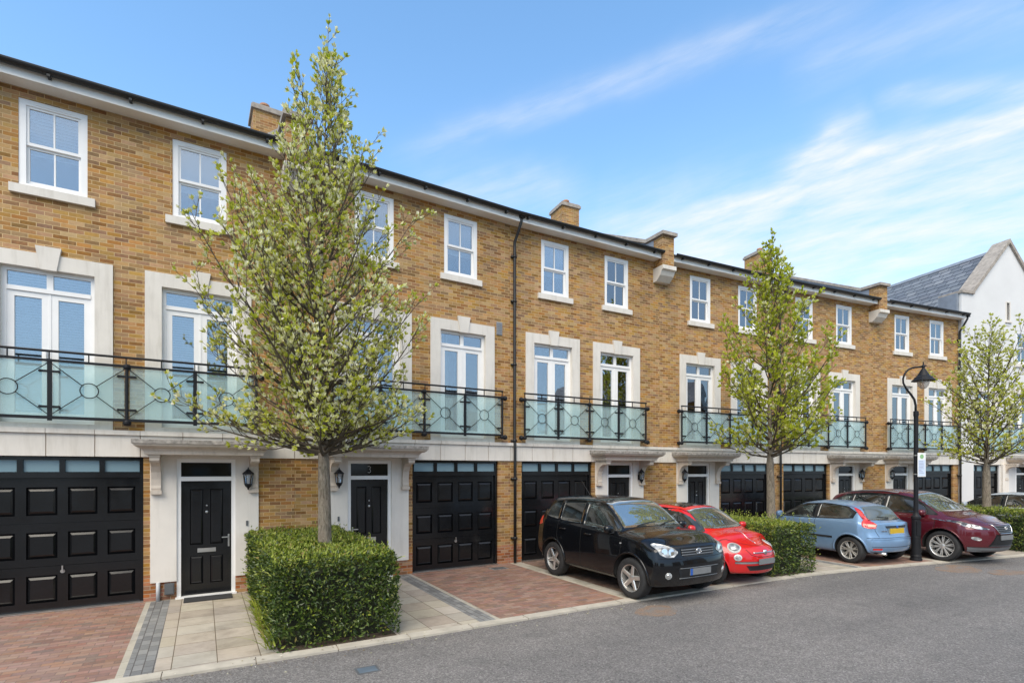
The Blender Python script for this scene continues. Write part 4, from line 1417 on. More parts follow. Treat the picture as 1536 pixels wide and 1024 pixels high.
def resample(pl, n):
    run = [0.0]
    for a, b in zip(pl, pl[1:]):
        run.append(run[-1] + math.dist(a, b))
    out = []
    for k in range(n + 1):
        t = run[-1] * k / n
        for j in range(len(pl) - 1):
            if t <= run[j + 1] + 1e-9:
                f = (t - run[j]) / max(1e-9, run[j + 1] - run[j])
                out.append((lerp(pl[j][0], pl[j + 1][0], f), lerp(pl[j][1], pl[j + 1][1], f)))
                break
    return out


def ellipse(cx, cz, rx, rz, n=10, rot=0.0):
    """upper and lower outlines of an ellipse."""
    def P(a):
        u, v = rx * math.cos(a), rz * math.sin(a)
        return (cx + u * math.cos(rot) - v * math.sin(rot), cz + u * math.sin(rot) + v * math.cos(rot))
    return [P(math.pi * k / n) for k in range(n + 1)], [P(-math.pi * k / n) for k in range(n + 1)]


class Car:
    def __init__(s, spec, loc, phi, label, paint):
        s.sp, s.sx, s.paint = spec, spec['sx'], paint
        s.root = empty('parked_car', (*loc, 0), R(phi))
        tag(s.root, label, 'car', 'cars parked in front of the houses')
        s.make_body()

    def make_body(s):
        sp = s.sp
        T = {k: [(x * s.sx, v) for x, v in sp[k]] for k in ('zt', 'zs', 'zb', 'wb', 'wt')}
        xr, xf = sp['xr'] * s.sx, sp['xf'] * s.sx
        Fp, Rp = [(z, x * s.sx) for z, x in sp['F']], [(z, x * s.sx) for z, x in sp['R']]
        N, K = 44, 15

        def sec(X):
            zb, zs, zt, wb, wt = (interp(T[k], X) for k in ('zb', 'zs', 'zt', 'wb', 'wt'))
            cr = max(0.012, min(sp.get('crown', 0.06), (zt - zs) * 0.45))
            h = zs - zb
            g0, g1 = (wb * 0.925, zs + 0.012), (wt, zt - cr)
            if g1[1] < g0[1]:
                g1 = (min(wt, wb * 0.9), g0[1] + 0.004)
            return [(0, zb), (wb * 0.8, zb), (wb * 0.945, zb + 0.03), (wb * 0.985, zb + 0.16 * h), (wb * 1.0, zb + 0.42 * h), (wb * 0.997, zb + 0.66 * h), (wb * 0.985, zb + 0.84 * h), (wb * 0.962, zs - 0.012), g0,
                    (lerp(g0[0], g1[0], 0.36) + 0.012, lerp(g0[1], g1[1], 0.38)), (lerp(g0[0], g1[0], 0.74) + 0.014, lerp(g0[1], g1[1], 0.74)), g1,
                    (g1[0] * 0.80, lerp(g1[1], zt, 0.48)), (g1[0] * 0.42, lerp(g1[1], zt, 0.86)), (0, zt)], wb

        def warp(X, y, z, W):
            q = abs(y) / W
            wf = sstep((X - (xf - 0.6)) / 0.6)
            wr = sstep(((xr + 0.6) - X) / 0.6)
            x = X + wf * (interp(Fp, z) - xf - sp.get('cf', 0.22) * q ** sp.get('cp', 2.6)) + wr * (interp(Rp, z) - xr + sp.get('cr', 0.16) * q ** 3)
            return (x, y, z)
        verts, faces, rings = [], [], []
        for i in range(N + 1):
            t = i / N
            t = 0.5 - 0.5 * math.cos(math.pi * (0.12 + 0.76 * t)) if False else t
            X = lerp(xr, xf, t)
            pts, W = sec(X)
            ring = []
            for j in range(K):
                ring.append(len(verts)); verts.append(warp(X, pts[j][0], pts[j][1], W))
            left = ring[:]
            right = [left[0]]
            for j in range(1, K - 1):
                right.append(len(verts)); verts.append(warp(X, -pts[j][0], pts[j][1], W))
            right.append(left[K - 1])
            rings.append((left, right, pts, W, X))
        for (l0, r0, *_), (l1, r1, *_) in zip(rings, rings[1:]):
            for j in range(K - 1):
                faces.append((l0[j], l0[j + 1], l1[j + 1], l1[j]))
                faces.append((r0[j], r1[j], r1[j + 1], r0[j + 1]))
        C = 12
        for end, (l, r, pts, W, X) in ((0, rings[0]), (1, rings[-1])):
            rows = []
            for j in range(K):
                if j in (0, K - 1):
                    rows.append([l[j]] * (C + 1))
                    continue
                row = [l[j]]
                for c in range(1, C):
                    row.append(len(verts)); verts.append(warp(X, lerp(pts[j][0], -pts[j][0], c / C), pts[j][1], W))
                row.append(r[j])
                rows.append(row)
            for j in range(K - 1):
                for c in range(C):
                    f = [rows[j][c], rows[j][c + 1], rows[j + 1][c + 1], rows[j + 1][c]]
                    if end == 0:
                        f = f[::-1]
                    u = []
                    for q in f:
                        if q not in u:
                            u.append(q)
                    if len(u) > 2:
                        faces.append(tuple(u))
        me = bpy.data.meshes.new('body')
        me.from_pydata(verts, [], faces)
        me.materials.append(s.paint); me.materials.append(CM['well'])
        bm = bmesh.new(); bm.from_mesh(me)
        bmesh.ops.recalc_face_normals(bm, faces=bm.faces[:])
        bm.to_mesh(me); bm.free()
        o = bpy.data.objects.new('body', me)
        COL.objects.link(o)
        m = o.modifiers.new('s', 'SUBSURF'); m.levels = m.render_levels = 2
        # wheel wells
        cut = MB()
        for ax in sp['axles']:
            for sg in (-1, 1):
                rr = sp['rw'] + sp.get('gap', 0.055)
                yo, yi = sg * 1.3, sg * (sp['track'] - 0.26)
                cut.lathe([(0.0, min(yo, yi)), (rr, min(yo, yi)), (rr, max(yo, yi)), (0.0, max(yo, yi))], (ax * s.sx, 0, sp['rw'] + 0.01), 40, 'y')
        co = cut.build('cutter', CM['well'])
        cm = co.data
        bm = bmesh.new(); bm.from_mesh(cm); bmesh.ops.remove_doubles(bm, verts=bm.verts[:], dist=1e-5); bmesh.ops.recalc_face_normals(bm, faces=bm.faces[:]); bm.to_mesh(cm); bm.free()
        b = o.modifiers.new('b', 'BOOLEAN'); b.operation, b.object, b.solver = 'DIFFERENCE', co, 'EXACT'
        try:
            b.material_mode = 'TRANSFER'
        except Exception:
            pass
        dg = bpy.context.evaluated_depsgraph_get()
        ev = o.evaluated_get(dg)
        fin = bpy.data.meshes.new_from_object(ev)
        o.modifiers.clear()
        o.data = fin
        bpy.data.objects.remove(co)
        fin.polygons.foreach_set('use_smooth', [True] * len(fin.polygons))
        try:
            fin.set_sharp_from_angle(angle=R(38))
        except Exception:
            pass
        o.parent = s.root
        s.body = o
        bm = bmesh.new(); bm.from_mesh(fin)
        s.bvh = BVHTree.FromBMesh(bm)
        bm.free()

    def hit(s, p, view):
        a, b = p
        if view == 'L':
            o, d = Vector((a, 4, b)), Vector((0, -1, 0))
        elif view == 'R':
            o, d = Vector((a, -4, b)), Vector((0, 1, 0))
        elif view == 'F':
            o, d = Vector((6, a, b)), Vector((-1, 0, 0))
        elif view == 'B':
            o, d = Vector((-6, a, b)), Vector((1, 0, 0))
        else:
            o, d = Vector((a, b, 4)), Vector((0, 0, -1))
        h = s.bvh.ray_cast(o, d)
        if h[0] is None:
            q = s.bvh.find_nearest(o + d * (4 if view in 'LRT' else 4.0))
            return q[0], q[1]
        n = h[1]
        return h[0], (n if n.dot(d) < 0 else -n)

    def X(s, pl, view):
        return [(p[0] * s.sx, p[1]) for p in pl] if view in 'LRT' else pl

    def disc(s, name, m, view, cen, rx, ry, off=0.006, parent=None, rings=4, n=24, dome=0.0):
        """a round lamp lying on the bodywork, round as seen square on."""
        c, nn = s.hit(cen, view)
        u = Vector((0, 0, 1)).cross(nn).normalized()
        w = nn.cross(u)
        g = MB()
        vs, fs = [], []
        for i in range(rings + 1):
            q = 1 - i / rings
            for k in range(n):
                a = 2 * math.pi * k / n
                p = c + u * rx * q * math.cos(a) + w * ry * q * math.sin(a)
                h = s.bvh.ray_cast(p + nn * 0.2, -nn)
                p2 = h[0] if h[0] is not None else p
                if (p2 - p).length > 0.05:
                    p2 = p
                vs.append(p2 + nn * (off + dome * (1 - q * q)))
        for i in range(rings):
            for k in range(n):
                fs.append((i * n + k, i * n + (k + 1) % n, (i + 1) * n + (k + 1) % n, (i + 1) * n + k))
        k0 = len(vs)
        vs += [v - nn * 0.02 for v in vs[:n]]
        fs += [(k, k0 + k, k0 + (k + 1) % n, (k + 1) % n) for k in range(n)]
        g.add(vs, fs)
        return g.build(name, m, parent or s.root, True)

    def patch(s, name, m, view, a, b, off=0.004, n=14, rows=6, parent=None, thick=0.008, smooth=True, ymin=0.0):
        a, b = resample(s.X(a, view), n), resample(s.X(b, view), n)
        g = MB()
        P = []
        for r in range(rows + 1):
            row = []
            for p, q in zip(a, b):
                pp = (lerp(p[0], q[0], r / rows), lerp(p[1], q[1], r / rows))
                c, nn = s.hit(pp, view)
                for _ in range(40):
                    if abs(c.y) >= ymin:
                        break
                    pp = (pp[0] * 0.99, pp[1])
                    c, nn = s.hit(pp, view)
                row.append((c + nn * off, c - nn * thick))
            P.append(row)
        W = n + 1
        vs = [c[0] for row in P for c in row] + [c[1] for row in P for c in row]
        k = W * (rows + 1)
        fs = []
        for r in range(rows):
            for c in range(n):
                i = r * W + c
                fs.append((i, i + 1, i + W + 1, i + W))
        edge = [c for c in range(W)] + [r * W + n for r in range(1, rows + 1)] + [rows * W + c for c in range(n - 1, -1, -1)] + [r * W for r in range(rows - 1, 0, -1)]
        fs += [(p, q, q + k, p + k) for p, q in zip(edge, edge[1:] + edge[:1])]
        nf = len(fs) - len(edge)
        g.add(vs, fs)
        g.m = [0] * nf + [1] * len(edge)
        o = g.build(name, [m, CM['gap']], parent or s.root, False)
        if smooth:
            o.data.polygons.foreach_set('use_smooth', [i < n * rows for i in range(len(o.data.polygons))])
        return o

    def line(s, name, m, view, pl, rad=0.005, off=0.0, n=24, parent=None, g=None):
        pts = []
        for p in resample(s.X(pl, view), n):
            c, nn = s.hit(p, view)
            pts.append(c + nn * off)
        own = g is None
        g = g or MB()
        g.tube(pts, rad, 5)
        if own:
            return g.build(name, m, parent or s.root, True)

    def sides(s, name, m, a, b, **kw):
        for v in 'LR':
            s.patch(name, m, v, a, b, **kw)

    def wheels(s, kind, rim_m):
        sp = s.sp
        r, w = sp['rw'], 0.105
        rr = r * sp.get('rim', 0.66)
        t = MB()
        t.lathe([(rr - 0.01, -w * 0.7), (rr + 0.012, -w), (r * 0.93, -w), (r * 0.985, -w * 0.78), (r, -w * 0.4), (r, w * 0.4), (r * 0.985, w * 0.78), (r * 0.93, w), (rr + 0.02, w), (rr - 0.005, w * 0.84)], sides=48, axis='y')
        for k in range(3):                              # tread grooves
            y = (-0.45 + 0.45 * k) * w
            t.lathe([(r * 1.002, y - 0.006), (r * 0.985, y - 0.002), (r * 0.985, y + 0.002), (r * 1.002, y + 0.006)], sides=48, axis='y')
        g = MB()
        g.lathe([(rr - 0.012, -w * 0.6), (rr - 0.015, w * 0.45), (rr - 0.004, w * 0.86), (rr + 0.008, w * 0.93), (rr + 0.006, w * 0.80)], sides=48, axis='y')
        g.lathe([(rr - 0.014, -w * 0.25), (0.0, -w * 0.2)], sides=32, axis='y', mat=1)
        g.lathe([(rr * 0.72, -0.01), (rr * 0.72, 0.005), (rr * 0.2, 0.01)], sides=32, axis='y', mat=2)
        yo = w * 0.72
        g.lathe([(0.062, yo * 0.5), (0.062, yo * 0.9), (0.045, yo * 1.0), (0.02, yo * 1.04), (0.0, yo * 1.05)], sides=20, axis='y')
        n, pair, wd0, wd1 = {'five': (5, 0.0, 0.042, 0.026), 'double': (7, 0.085, 0.017, 0.014), 'ten': (10, 0.055, 0.014, 0.010)}[kind]
        for k in range(n):
            for o in ((-pair, pair) if pair else (0.0,)):
                a0 = 2 * math.pi * k / n + math.pi / 2
                a1 = a0 + o * 1.6
                a0 += o * 0.6
                d0, d1 = Vector((math.cos(a0), 0, math.sin(a0))), Vector((math.cos(a1), 0, math.sin(a1)))
                s0, s1 = Vector((-d0.z, 0, d0.x)), Vector((-d1.z, 0, d1.x))
                p0, p1 = d0 * 0.045, d1 * (rr - 0.008)
                e = Vector((0, 1, 0))
                q = []
                for (p, sd, wd, y) in ((p0, s0, wd0, yo * 0.96), (p1, s1, wd1 if kind != 'five' else 0.034, yo * 1.05)):
                    q += [p + sd * wd + e * (y - 0.012), p + sd * wd * 0.55 + e * y, p - sd * wd * 0.55 + e * y, p - sd * wd + e * (y - 0.012), p + e * (y - 0.045)]
                g.add(q, [(0, 1, 6, 5), (1, 2, 7, 6), (2, 3, 8, 7), (3, 4, 9, 8), (4, 0, 5, 9)])
        first = None
        for ax in sp['axles']:
            for sg in (1, -1):
                if first is None:
                    o = t.build('wheel', CM['tyre'], s.root, True)
                    q = g.build('rim', [rim_m, CM['well'], CM['disc']], o)
                    q.data.set_sharp_from_angle(angle=R(35)) if hasattr(q.data, 'set_sharp_from_angle') else None
                    first = (o, q)
                else:
                    o = first[0].copy(); COL.objects.link(o)
                    q = first[1].copy(); COL.objects.link(q); q.parent = o
                o.location = (ax * s.sx, sg * (sp['track'] - 0.015), r)
                o.rotation_euler = (0, R(20 * sg + 31 * ax), 0) if sg > 0 else (0, R(11 + 40 * ax), R(180))
        # liner over the top of each well
    def plate(s, view, z, col, w=0.50, h=0.108, band=None, lift=0.012):
        c, n = s.hit((0.0, z), view)
        sg = 1 if view == 'F' else -1
        e = MB()
        x0 = c.x + sg * lift
        e.box(min(x0, x0 - sg * 0.02), max(x0, x0 - sg * 0.02), -w / 2, w / 2, z - h / 2, z + h / 2)
        o = e.build('number_plate', col, s.root)
        if band:
            e = MB(); e.box(x0 + 0.0005, x0 + 0.002, -w / 2, -w / 2 + 0.055, z - h / 2, z + h / 2); e.build('plate_band', band, o)
        return o

    def mirrors(s, x, z, m, size=(0.085, 0.105, 0.075)):
        for sg in (1, -1):
            c, n = s.hit((x * s.sx, z), 'L' if sg > 0 else 'R')
            g = MB()
            rows = []
            cy = c.y + sg * 0.105
            for i in range(9):
                th = math.pi * i / 8
                rows.append((math.sin(th), math.cos(th)))
            vs, fs, n2 = [], [], 14
            for (q, cz) in rows:
                for k in range(n2):
                    a = 2 * math.pi * k / n2
                    px, py = math.cos(a) * q, math.sin(a) * q
                    pw = lambda v: math.copysign(abs(v) ** 0.75, v)
                    vs.append((c.x + pw(px) * size[0] * (1 if px > 0 else 0.5), cy + pw(py) * size[1], z + 0.045 + pw(cz) * size[2]))
            for i in range(8):
                for k in range(n2):
                    fs.append((i * n2 + k, i * n2 + (k + 1) % n2, (i + 1) * n2 + (k + 1) % n2, (i + 1) * n2 + k))
            g.add(vs, fs)
            o = g.build('wing_mirror', m, s.root, True)
            g = MB(); g.prism([(c.x - 0.04, z - 0.03), (c.x + 0.05, z - 0.03), (c.x + 0.035, z + 0.03), (c.x - 0.03, z + 0.03)], 1, min(c.y - sg * 0.03, cy), max(c.y - sg * 0.03, cy)); g.build('mirror_foot', CM['trim'], o)

    def handles(s, spots, m):
        for (x, z) in spots:
            for v, sg in (('L', 1), ('R', -1)):
                c, n = s.hit((x * s.sx, z), v)
                g = MB()
                p = [c + Vector((dx, sg * dy, 0)) for dx, dy in ((-0.10, 0.0), (-0.085, 0.024), (0.0, 0.03), (0.085, 0.024), (0.10, 0.0))]
                g.tube(p, [0.010, 0.014, 0.015, 0.014, 0.010], 8)
                g.build('door_handle', m, s.root, True)

    def seams(s, lines, name='panel_gaps'):
        g = MB()
        for v, pl in lines:
            for vv in (v if v != 'S' else 'LR'):
                s.line('', None, vv, pl, 0.0055, -0.0012, 26, g=g)
        g.build(name, CM['gap'], s.root, True)

    def arches(s, m, width=0.03, lift=0.008):
        """rolled lips round the wheel openings."""
        sp = s.sp
        for ax in sp['axles']:
            for v in 'LR':
                g = MB()
                pts = []
                rr = sp['rw'] + sp.get('gap', 0.055) + width * 0.35
                for k in range(23):
                    a = R(-8 + 196 * k / 22)
                    z = sp['rw'] + 0.01 + rr * math.sin(a)
                    if z < interp(sp['zb'], ax) + 0.05:
                        continue
                    c, n = s.hit((ax * s.sx + rr * math.cos(a), z), v)
                    pts.append(c + n * lift * 0.4)
                g.tube(pts, width * 0.5, 6)
                g.build('arch_lip', m, s.root, True)

    def lamp(s, name, view, a, b, chrome=True, off=0.006, bulbs=(), lens=None):
        o = s.patch(name, lens or CM['lamp'], view, a, b, off=off, n=16, rows=6)
        for (u, v, r) in bulbs:
            c, n = s.hit((u * (s.sx if view in 'LRT' else 1), v), view)
            g = MB()
            q = n.orthogonal().normalized()
            w = n.cross(q)
            for rad, h, in ((r, 0.008),):
                pts = [c + n * h + (q * math.cos(t * 0.4488) + w * math.sin(t * 0.4488)) * rad for t in range(14)]
                g.add(pts + [c + n * (h + 0.006)], [(i, (i + 1) % 14, 14) for i in range(14)])
            g.build('reflector', CM['bulb'], o, True)
        return o


CM = {}


def car_paint(name, col, metal=0.0, rough=0.22, spec=0.3, coat=0.8):
    m, k = mat(name)
    co = obj_coord(k)
    f = k.noise(co, 2.0, 4.0, 0.6)
    c = k.ramp(f, [(0.3, tuple(v * 0.93 for v in col)), (0.7, tuple(min(1, v * 1.06) for v in col))])
    x, y, z = k.sep(co)
    dust = k.math('MULTIPLY', k.range(z, 0.6, 0.2, 0.0, 0.22), k.range(k.noise(co, 3.5, 5.0, 0.7), 0.35, 0.7, 0.3, 1.0))
    c = k.mix(dust, c, (0.14, 0.12, 0.10))
    p = k.principled(c, k.math('ADD', rough, k.math('MULTIPLY', dust, 0.8)), metal, Specular_IOR_Level=spec, Coat_Weight=coat, Coat_Roughness=0.03)
    k.out(p)
    return m


def car_materials():
    CM['well'] = plain('dark_wheel_well', (0.012, 0.012, 0.012), 0.9)
    CM['tyre'] = plain('tyre_rubber', (0.022, 0.022, 0.023), 0.75, var=0.3, scale=9)
    CM['disc'] = plain('brake_disc', (0.16, 0.15, 0.14), 0.5, 0.6)
    CM['alloy'] = plain('silver_alloy', (0.62, 0.60, 0.57), 0.32, 0.75, var=0.08)
    CM['alloy_bright'] = plain('machined_alloy', (0.75, 0.74, 0.72), 0.28, 0.6, var=0.06)
    CM['trim'] = plain('black_car_trim', (0.018, 0.018, 0.019), 0.55)
    CM['gap'] = plain('panel_gap', (0.004, 0.004, 0.004), 0.9)
    CM['chrome'] = plain('car_chrome', (0.72, 0.72, 0.73), 0.12, 1.0, var=0.02)
    CM['grey_trim'] = plain('grey_lower_trim', (0.20, 0.21, 0.22), 0.4, 0.3)
    CM['plate'] = plain('blank_grey_plate', (0.17, 0.175, 0.18), 0.5, var=0.08, scale=9)
    CM['plate_yellow'] = plain('blank_yellow_plate', (0.56, 0.36, 0.02), 0.45, var=0.08, scale=9)
    CM['blue_band'] = plain('blue_plate_band', (0.02, 0.09, 0.36), 0.4)
    CM['red_lens'] = plain('red_lamp_lens', (0.55, 0.02, 0.012), 0.12, var=0.15, scale=12, Coat_Weight=1.0)
    CM['clear_red'] = plain('pale_lamp_lens', (0.80, 0.50, 0.40), 0.15)
    CM['bulb'] = plain('lamp_reflector', (0.85, 0.85, 0.84), 0.08, 0.9, var=0.02)
    CM['white_ring'] = plain('white_lamp_ring', (0.62, 0.62, 0.60), 0.2, 0.2)
    m, k = mat('headlamp_lens')
    co = obj_coord(k)
    f = k.noise(co, 14.0, 3.0)
    c = k.ramp(f, [(0.35, (0.12, 0.125, 0.13)), (0.5, (0.32, 0.33, 0.33)), (0.66, (0.66, 0.66, 0.65))])
    k.out(k.principled(c, 0.3, 0.2, Coat_Weight=0.7, Coat_Roughness=0.03))
    CM['lamp'] = m
    m, k = mat('dark_headlamp_lens')
    f = k.noise(obj_coord(k), 11.0, 3.0)
    c = k.ramp(f, [(0.4, (0.03, 0.03, 0.035)), (0.55, (0.18, 0.19, 0.20)), (0.68, (0.75, 0.76, 0.78))])
    k.out(k.principled(c, 0.1, 0.4, Coat_Weight=1.0, Coat_Roughness=0.02))
    CM['lamp_dark'] = m
    m, k = mat('car_window')
    co = obj_coord(k)
    x, y, z = k.sep(co)
    seat = k.noise(k.vmath('MULTIPLY', co, (2.2, 2.2, 3.0)), 1.0, 3.0, 0.5)
    c = k.ramp(seat, [(0.42, (0.010, 0.012, 0.012)), (0.56, (0.028, 0.031, 0.03)), (0.70, (0.06, 0.062, 0.058))])
    k.out(k.principled(c, 0.03, 0.0, Specular_IOR_Level=0.75, Coat_Weight=0.6, Coat_Roughness=0.01))
    CM['glass'] = m
    m, k = mat('windscreen_glass')
    gl = k.n('BsdfGlossy'); gl.inputs['Roughness'].default_value = 0.02; gl.inputs['Color'].default_value = (0.92, 0.90, 0.84, 1)
    mx = k.n('MixShader')
    lw = k.n('LayerWeight'); lw.inputs[0].default_value = 0.35
    k.put(mx.inputs[0], k.math('ADD', k.math('MULTIPLY', lw.outputs['Fresnel'], 0.55), 0.03, clamp=True))
    k.put(mx.inputs[1], k.principled((0.10, 0.115, 0.115), 0.15))
    k.put(mx.inputs[2], gl.outputs[0])
    k.out(mx.outputs[0])
    CM['screen'] = m
    m, k = mat('car_mesh_grille')
    k.out(k.principled((0.008, 0.008, 0.009), 0.6))
    CM['mesh'] = m


def black_suv():
    sp = dict(sx=0.91, xr=-2.15, xf=2.10, axles=(1.28, -1.28), rw=0.352, track=0.80, rim=0.64, gap=0.06, cf=0.17, cr=0.12, cp=3.6,
              zt=[(-2.15, 1.56), (-1.9, 1.625), (-1.4, 1.668), (-0.6, 1.688), (0.0, 1.672), (0.34, 1.60), (0.65, 1.41), (1.02, 1.165), (1.35, 1.13), (1.8, 1.06), (2.10, 0.97)],
              zs=[(-2.15, 1.17), (-1, 1.14), (0.5, 1.085), (1.0, 1.055), (1.6, 1.0), (2.10, 0.88)],
              zb=[(-2.15, 0.42), (-1.9, 0.30), (-0.9, 0.25), (0.9, 0.25), (1.9, 0.25), (2.16, 0.30)],
              wb=[(-2.15, 0.85), (-1.6, 0.90), (0, 0.905), (1.4, 0.905), (1.9, 0.89), (2.16, 0.845)],
              wt=[(-2.15, 0.60), (-1.5, 0.645), (0, 0.655), (0.34, 0.64), (1.02, 0.715), (1.6, 0.72), (2.10, 0.66)],
              F=[(0.28, 2.01), (0.40, 2.07), (0.55, 2.10), (0.72, 2.095), (0.77, 2.055), (0.90, 2.02), (0.98, 1.96), (1.1, 1.86)],
              R=[(0.35, -2.08), (0.55, -2.15), (0.75, -2.13), (1.05, -2.07), (1.3, -1.96), (1.62, -1.72)])
    paint = car_paint('black_car_paint', (0.004, 0.0045, 0.006), 0.0, 0.2, 0.12, 0.75)
    c = Car(sp, (2.21, 10.43), -60, 'black five-door off-road car parked nearest the camera', paint)
    c.wheels('five', CM['alloy'])
    g = CM['glass']
    c.sides('side_window', g, [(0.90, 1.14), (0.72, 1.28), (0.42, 1.48), (0.15, 1.575), (-0.2, 1.60)], [(0.90, 1.115), (0.5, 1.12), (-0.2, 1.15)])
    c.sides('side_window', g, [(-0.28, 1.60), (-0.7, 1.595), (-1.06, 1.58)], [(-0.28, 1.165), (-0.7, 1.175), (-1.06, 1.19)])
    c.sides('quarter_window', g, [(-1.13, 1.575), (-1.4, 1.55), (-1.70, 1.32)], [(-1.13, 1.195), (-1.4, 1.21), (-1.66, 1.25)])
    c.patch('windscreen', CM['screen'], 'F', [(-0.60, 1.575), (-0.3, 1.605), (0, 1.612), (0.3, 1.605), (0.60, 1.575)], [(-0.70, 1.165), (-0.4, 1.178), (0, 1.183), (0.4, 1.178), (0.70, 1.165)], off=0.005, n=20, rows=10)
    c.patch('rear_window', g, 'B', [(-0.52, 1.50), (0.52, 1.50)], [(-0.60, 1.10), (0.60, 1.10)])
    for sg in (1, -1):
        c.lamp('headlight', 'F', [(sg * 0.46, 0.86), (sg * 0.52, 0.915), (sg * 0.63, 0.965), (sg * 0.74, 0.985), (sg * 0.795, 0.965)], [(sg * 0.46, 0.84), (sg * 0.55, 0.775), (sg * 0.68, 0.77), (sg * 0.77, 0.82), (sg * 0.80, 0.94)], bulbs=[(sg * 0.58, 0.855, 0.055), (sg * 0.69, 0.87, 0.05)])
        o = c.disc('fog_light', CM['lamp'], 'F', (sg * 0.66, 0.475), 0.058, 0.058, 0.006)
        c.disc('reflector', CM['bulb'], 'F', (sg * 0.66, 0.475), 0.034, 0.034, 0.012, parent=o)
        c.patch('tail_light', CM['red_lens'], 'L' if sg > 0 else 'R', [(-1.80, 1.22), (-2.0, 1.24)], [(-1.72, 1.06), (-2.0, 1.0)], off=0.006)
    c.patch('grille', CM['mesh'], 'F', [(-0.40, 0.915), (0.40, 0.915)], [(-0.36, 0.765), (0.36, 0.765)], off=0.003)
    gb = MB()
    for z in (0.80, 0.84, 0.88):
        c.line('', None, 'F', [(-0.385, z), (0.385, z)], 0.0075, 0.006, 16, g=gb)
    gb.build('grille_bars', CM['grey_trim'], c.root, True)
    h, n = c.hit((0.0, 0.85), 'F')
    e = MB()
    for (rx, rz, dz) in ((0.062, 0.045, 0.0), (0.024, 0.045, 0.0), (0.045, 0.017, 0.016)):
        e.tube([(h.x + 0.018, rx * math.cos(t * math.pi / 10), 0.85 + dz + rz * math.sin(t * math.pi / 10)) for t in range(21)], 0.006, 6, cap=False)
    e.build('badge', CM['chrome'], c.root, True)
    c.patch('lower_intake', CM['mesh'], 'F', [(-0.50, 0.60), (0.50, 0.60)], [(-0.44, 0.41), (0.44, 0.41)], off=0.003)
    gb = MB()
    for z in (0.425, 0.59):
        c.line('', None, 'F', [(-0.46, z), (0.46, z)], 0.006, 0.005, 16, g=gb)
    gb.build('intake_trim', CM['grey_trim'], c.root, True)
    c.plate('F', 0.52, CM['plate'], band=CM['blue_band'])
    c.mirrors(0.72, 1.10, paint, (0.08, 0.10, 0.075))
    c.handles([(0.02, 0.99), (-0.88, 1.02)], paint)
    c.seams([('S', [(1.05, 1.08), (1.0, 0.7), (0.93, 0.36)]), ('S', [(-0.24, 1.15), (-0.24, 0.6), (-0.24, 0.33)]), ('S', [(-1.09, 1.18), (-1.12, 0.85), (-0.95, 0.62), (-0.80, 0.33)]), ('S', [(0.95, 0.36), (-0.8, 0.34)]),
             ('F', [(-0.72, 1.11), (-0.66, 1.03), (-0.46, 0.955), (0, 0.955), (0.46, 0.955), (0.66, 1.03), (0.72, 1.11)]), ('F', [(-0.86, 0.76), (-0.4, 0.745), (0.4, 0.745), (0.86, 0.76)])])
    c.arches(paint, 0.04)
    a = MB(); t = c.hit((-1.35 * c.sx, 0.0), 'T')[0]
    a.tube([(t.x, 0.15, t.z - 0.01), (t.x - 0.30, 0.15, t.z + 0.30)], [0.006, 0.003], 6); a.build('aerial', CM['trim'], c.root)
    w = MB()
    for y0 in (-0.42, 0.16):
        pts = [c.hit((y0 + 0.5 * k / 8, 1.19 + 0.05 * math.sin(k / 8 * 1.5)), 'F') for k in range(9)]
        w.tube([p[0] + p[1] * 0.012 for p in pts], 0.006, 5)
    w.build('wipers', CM['trim'], c.root)
    for v in 'LR':
        c.patch('side_repeater', CM['lamp'], v, *ellipse(1.02, 0.93, 0.03, 0.015), off=0.006, rows=2)


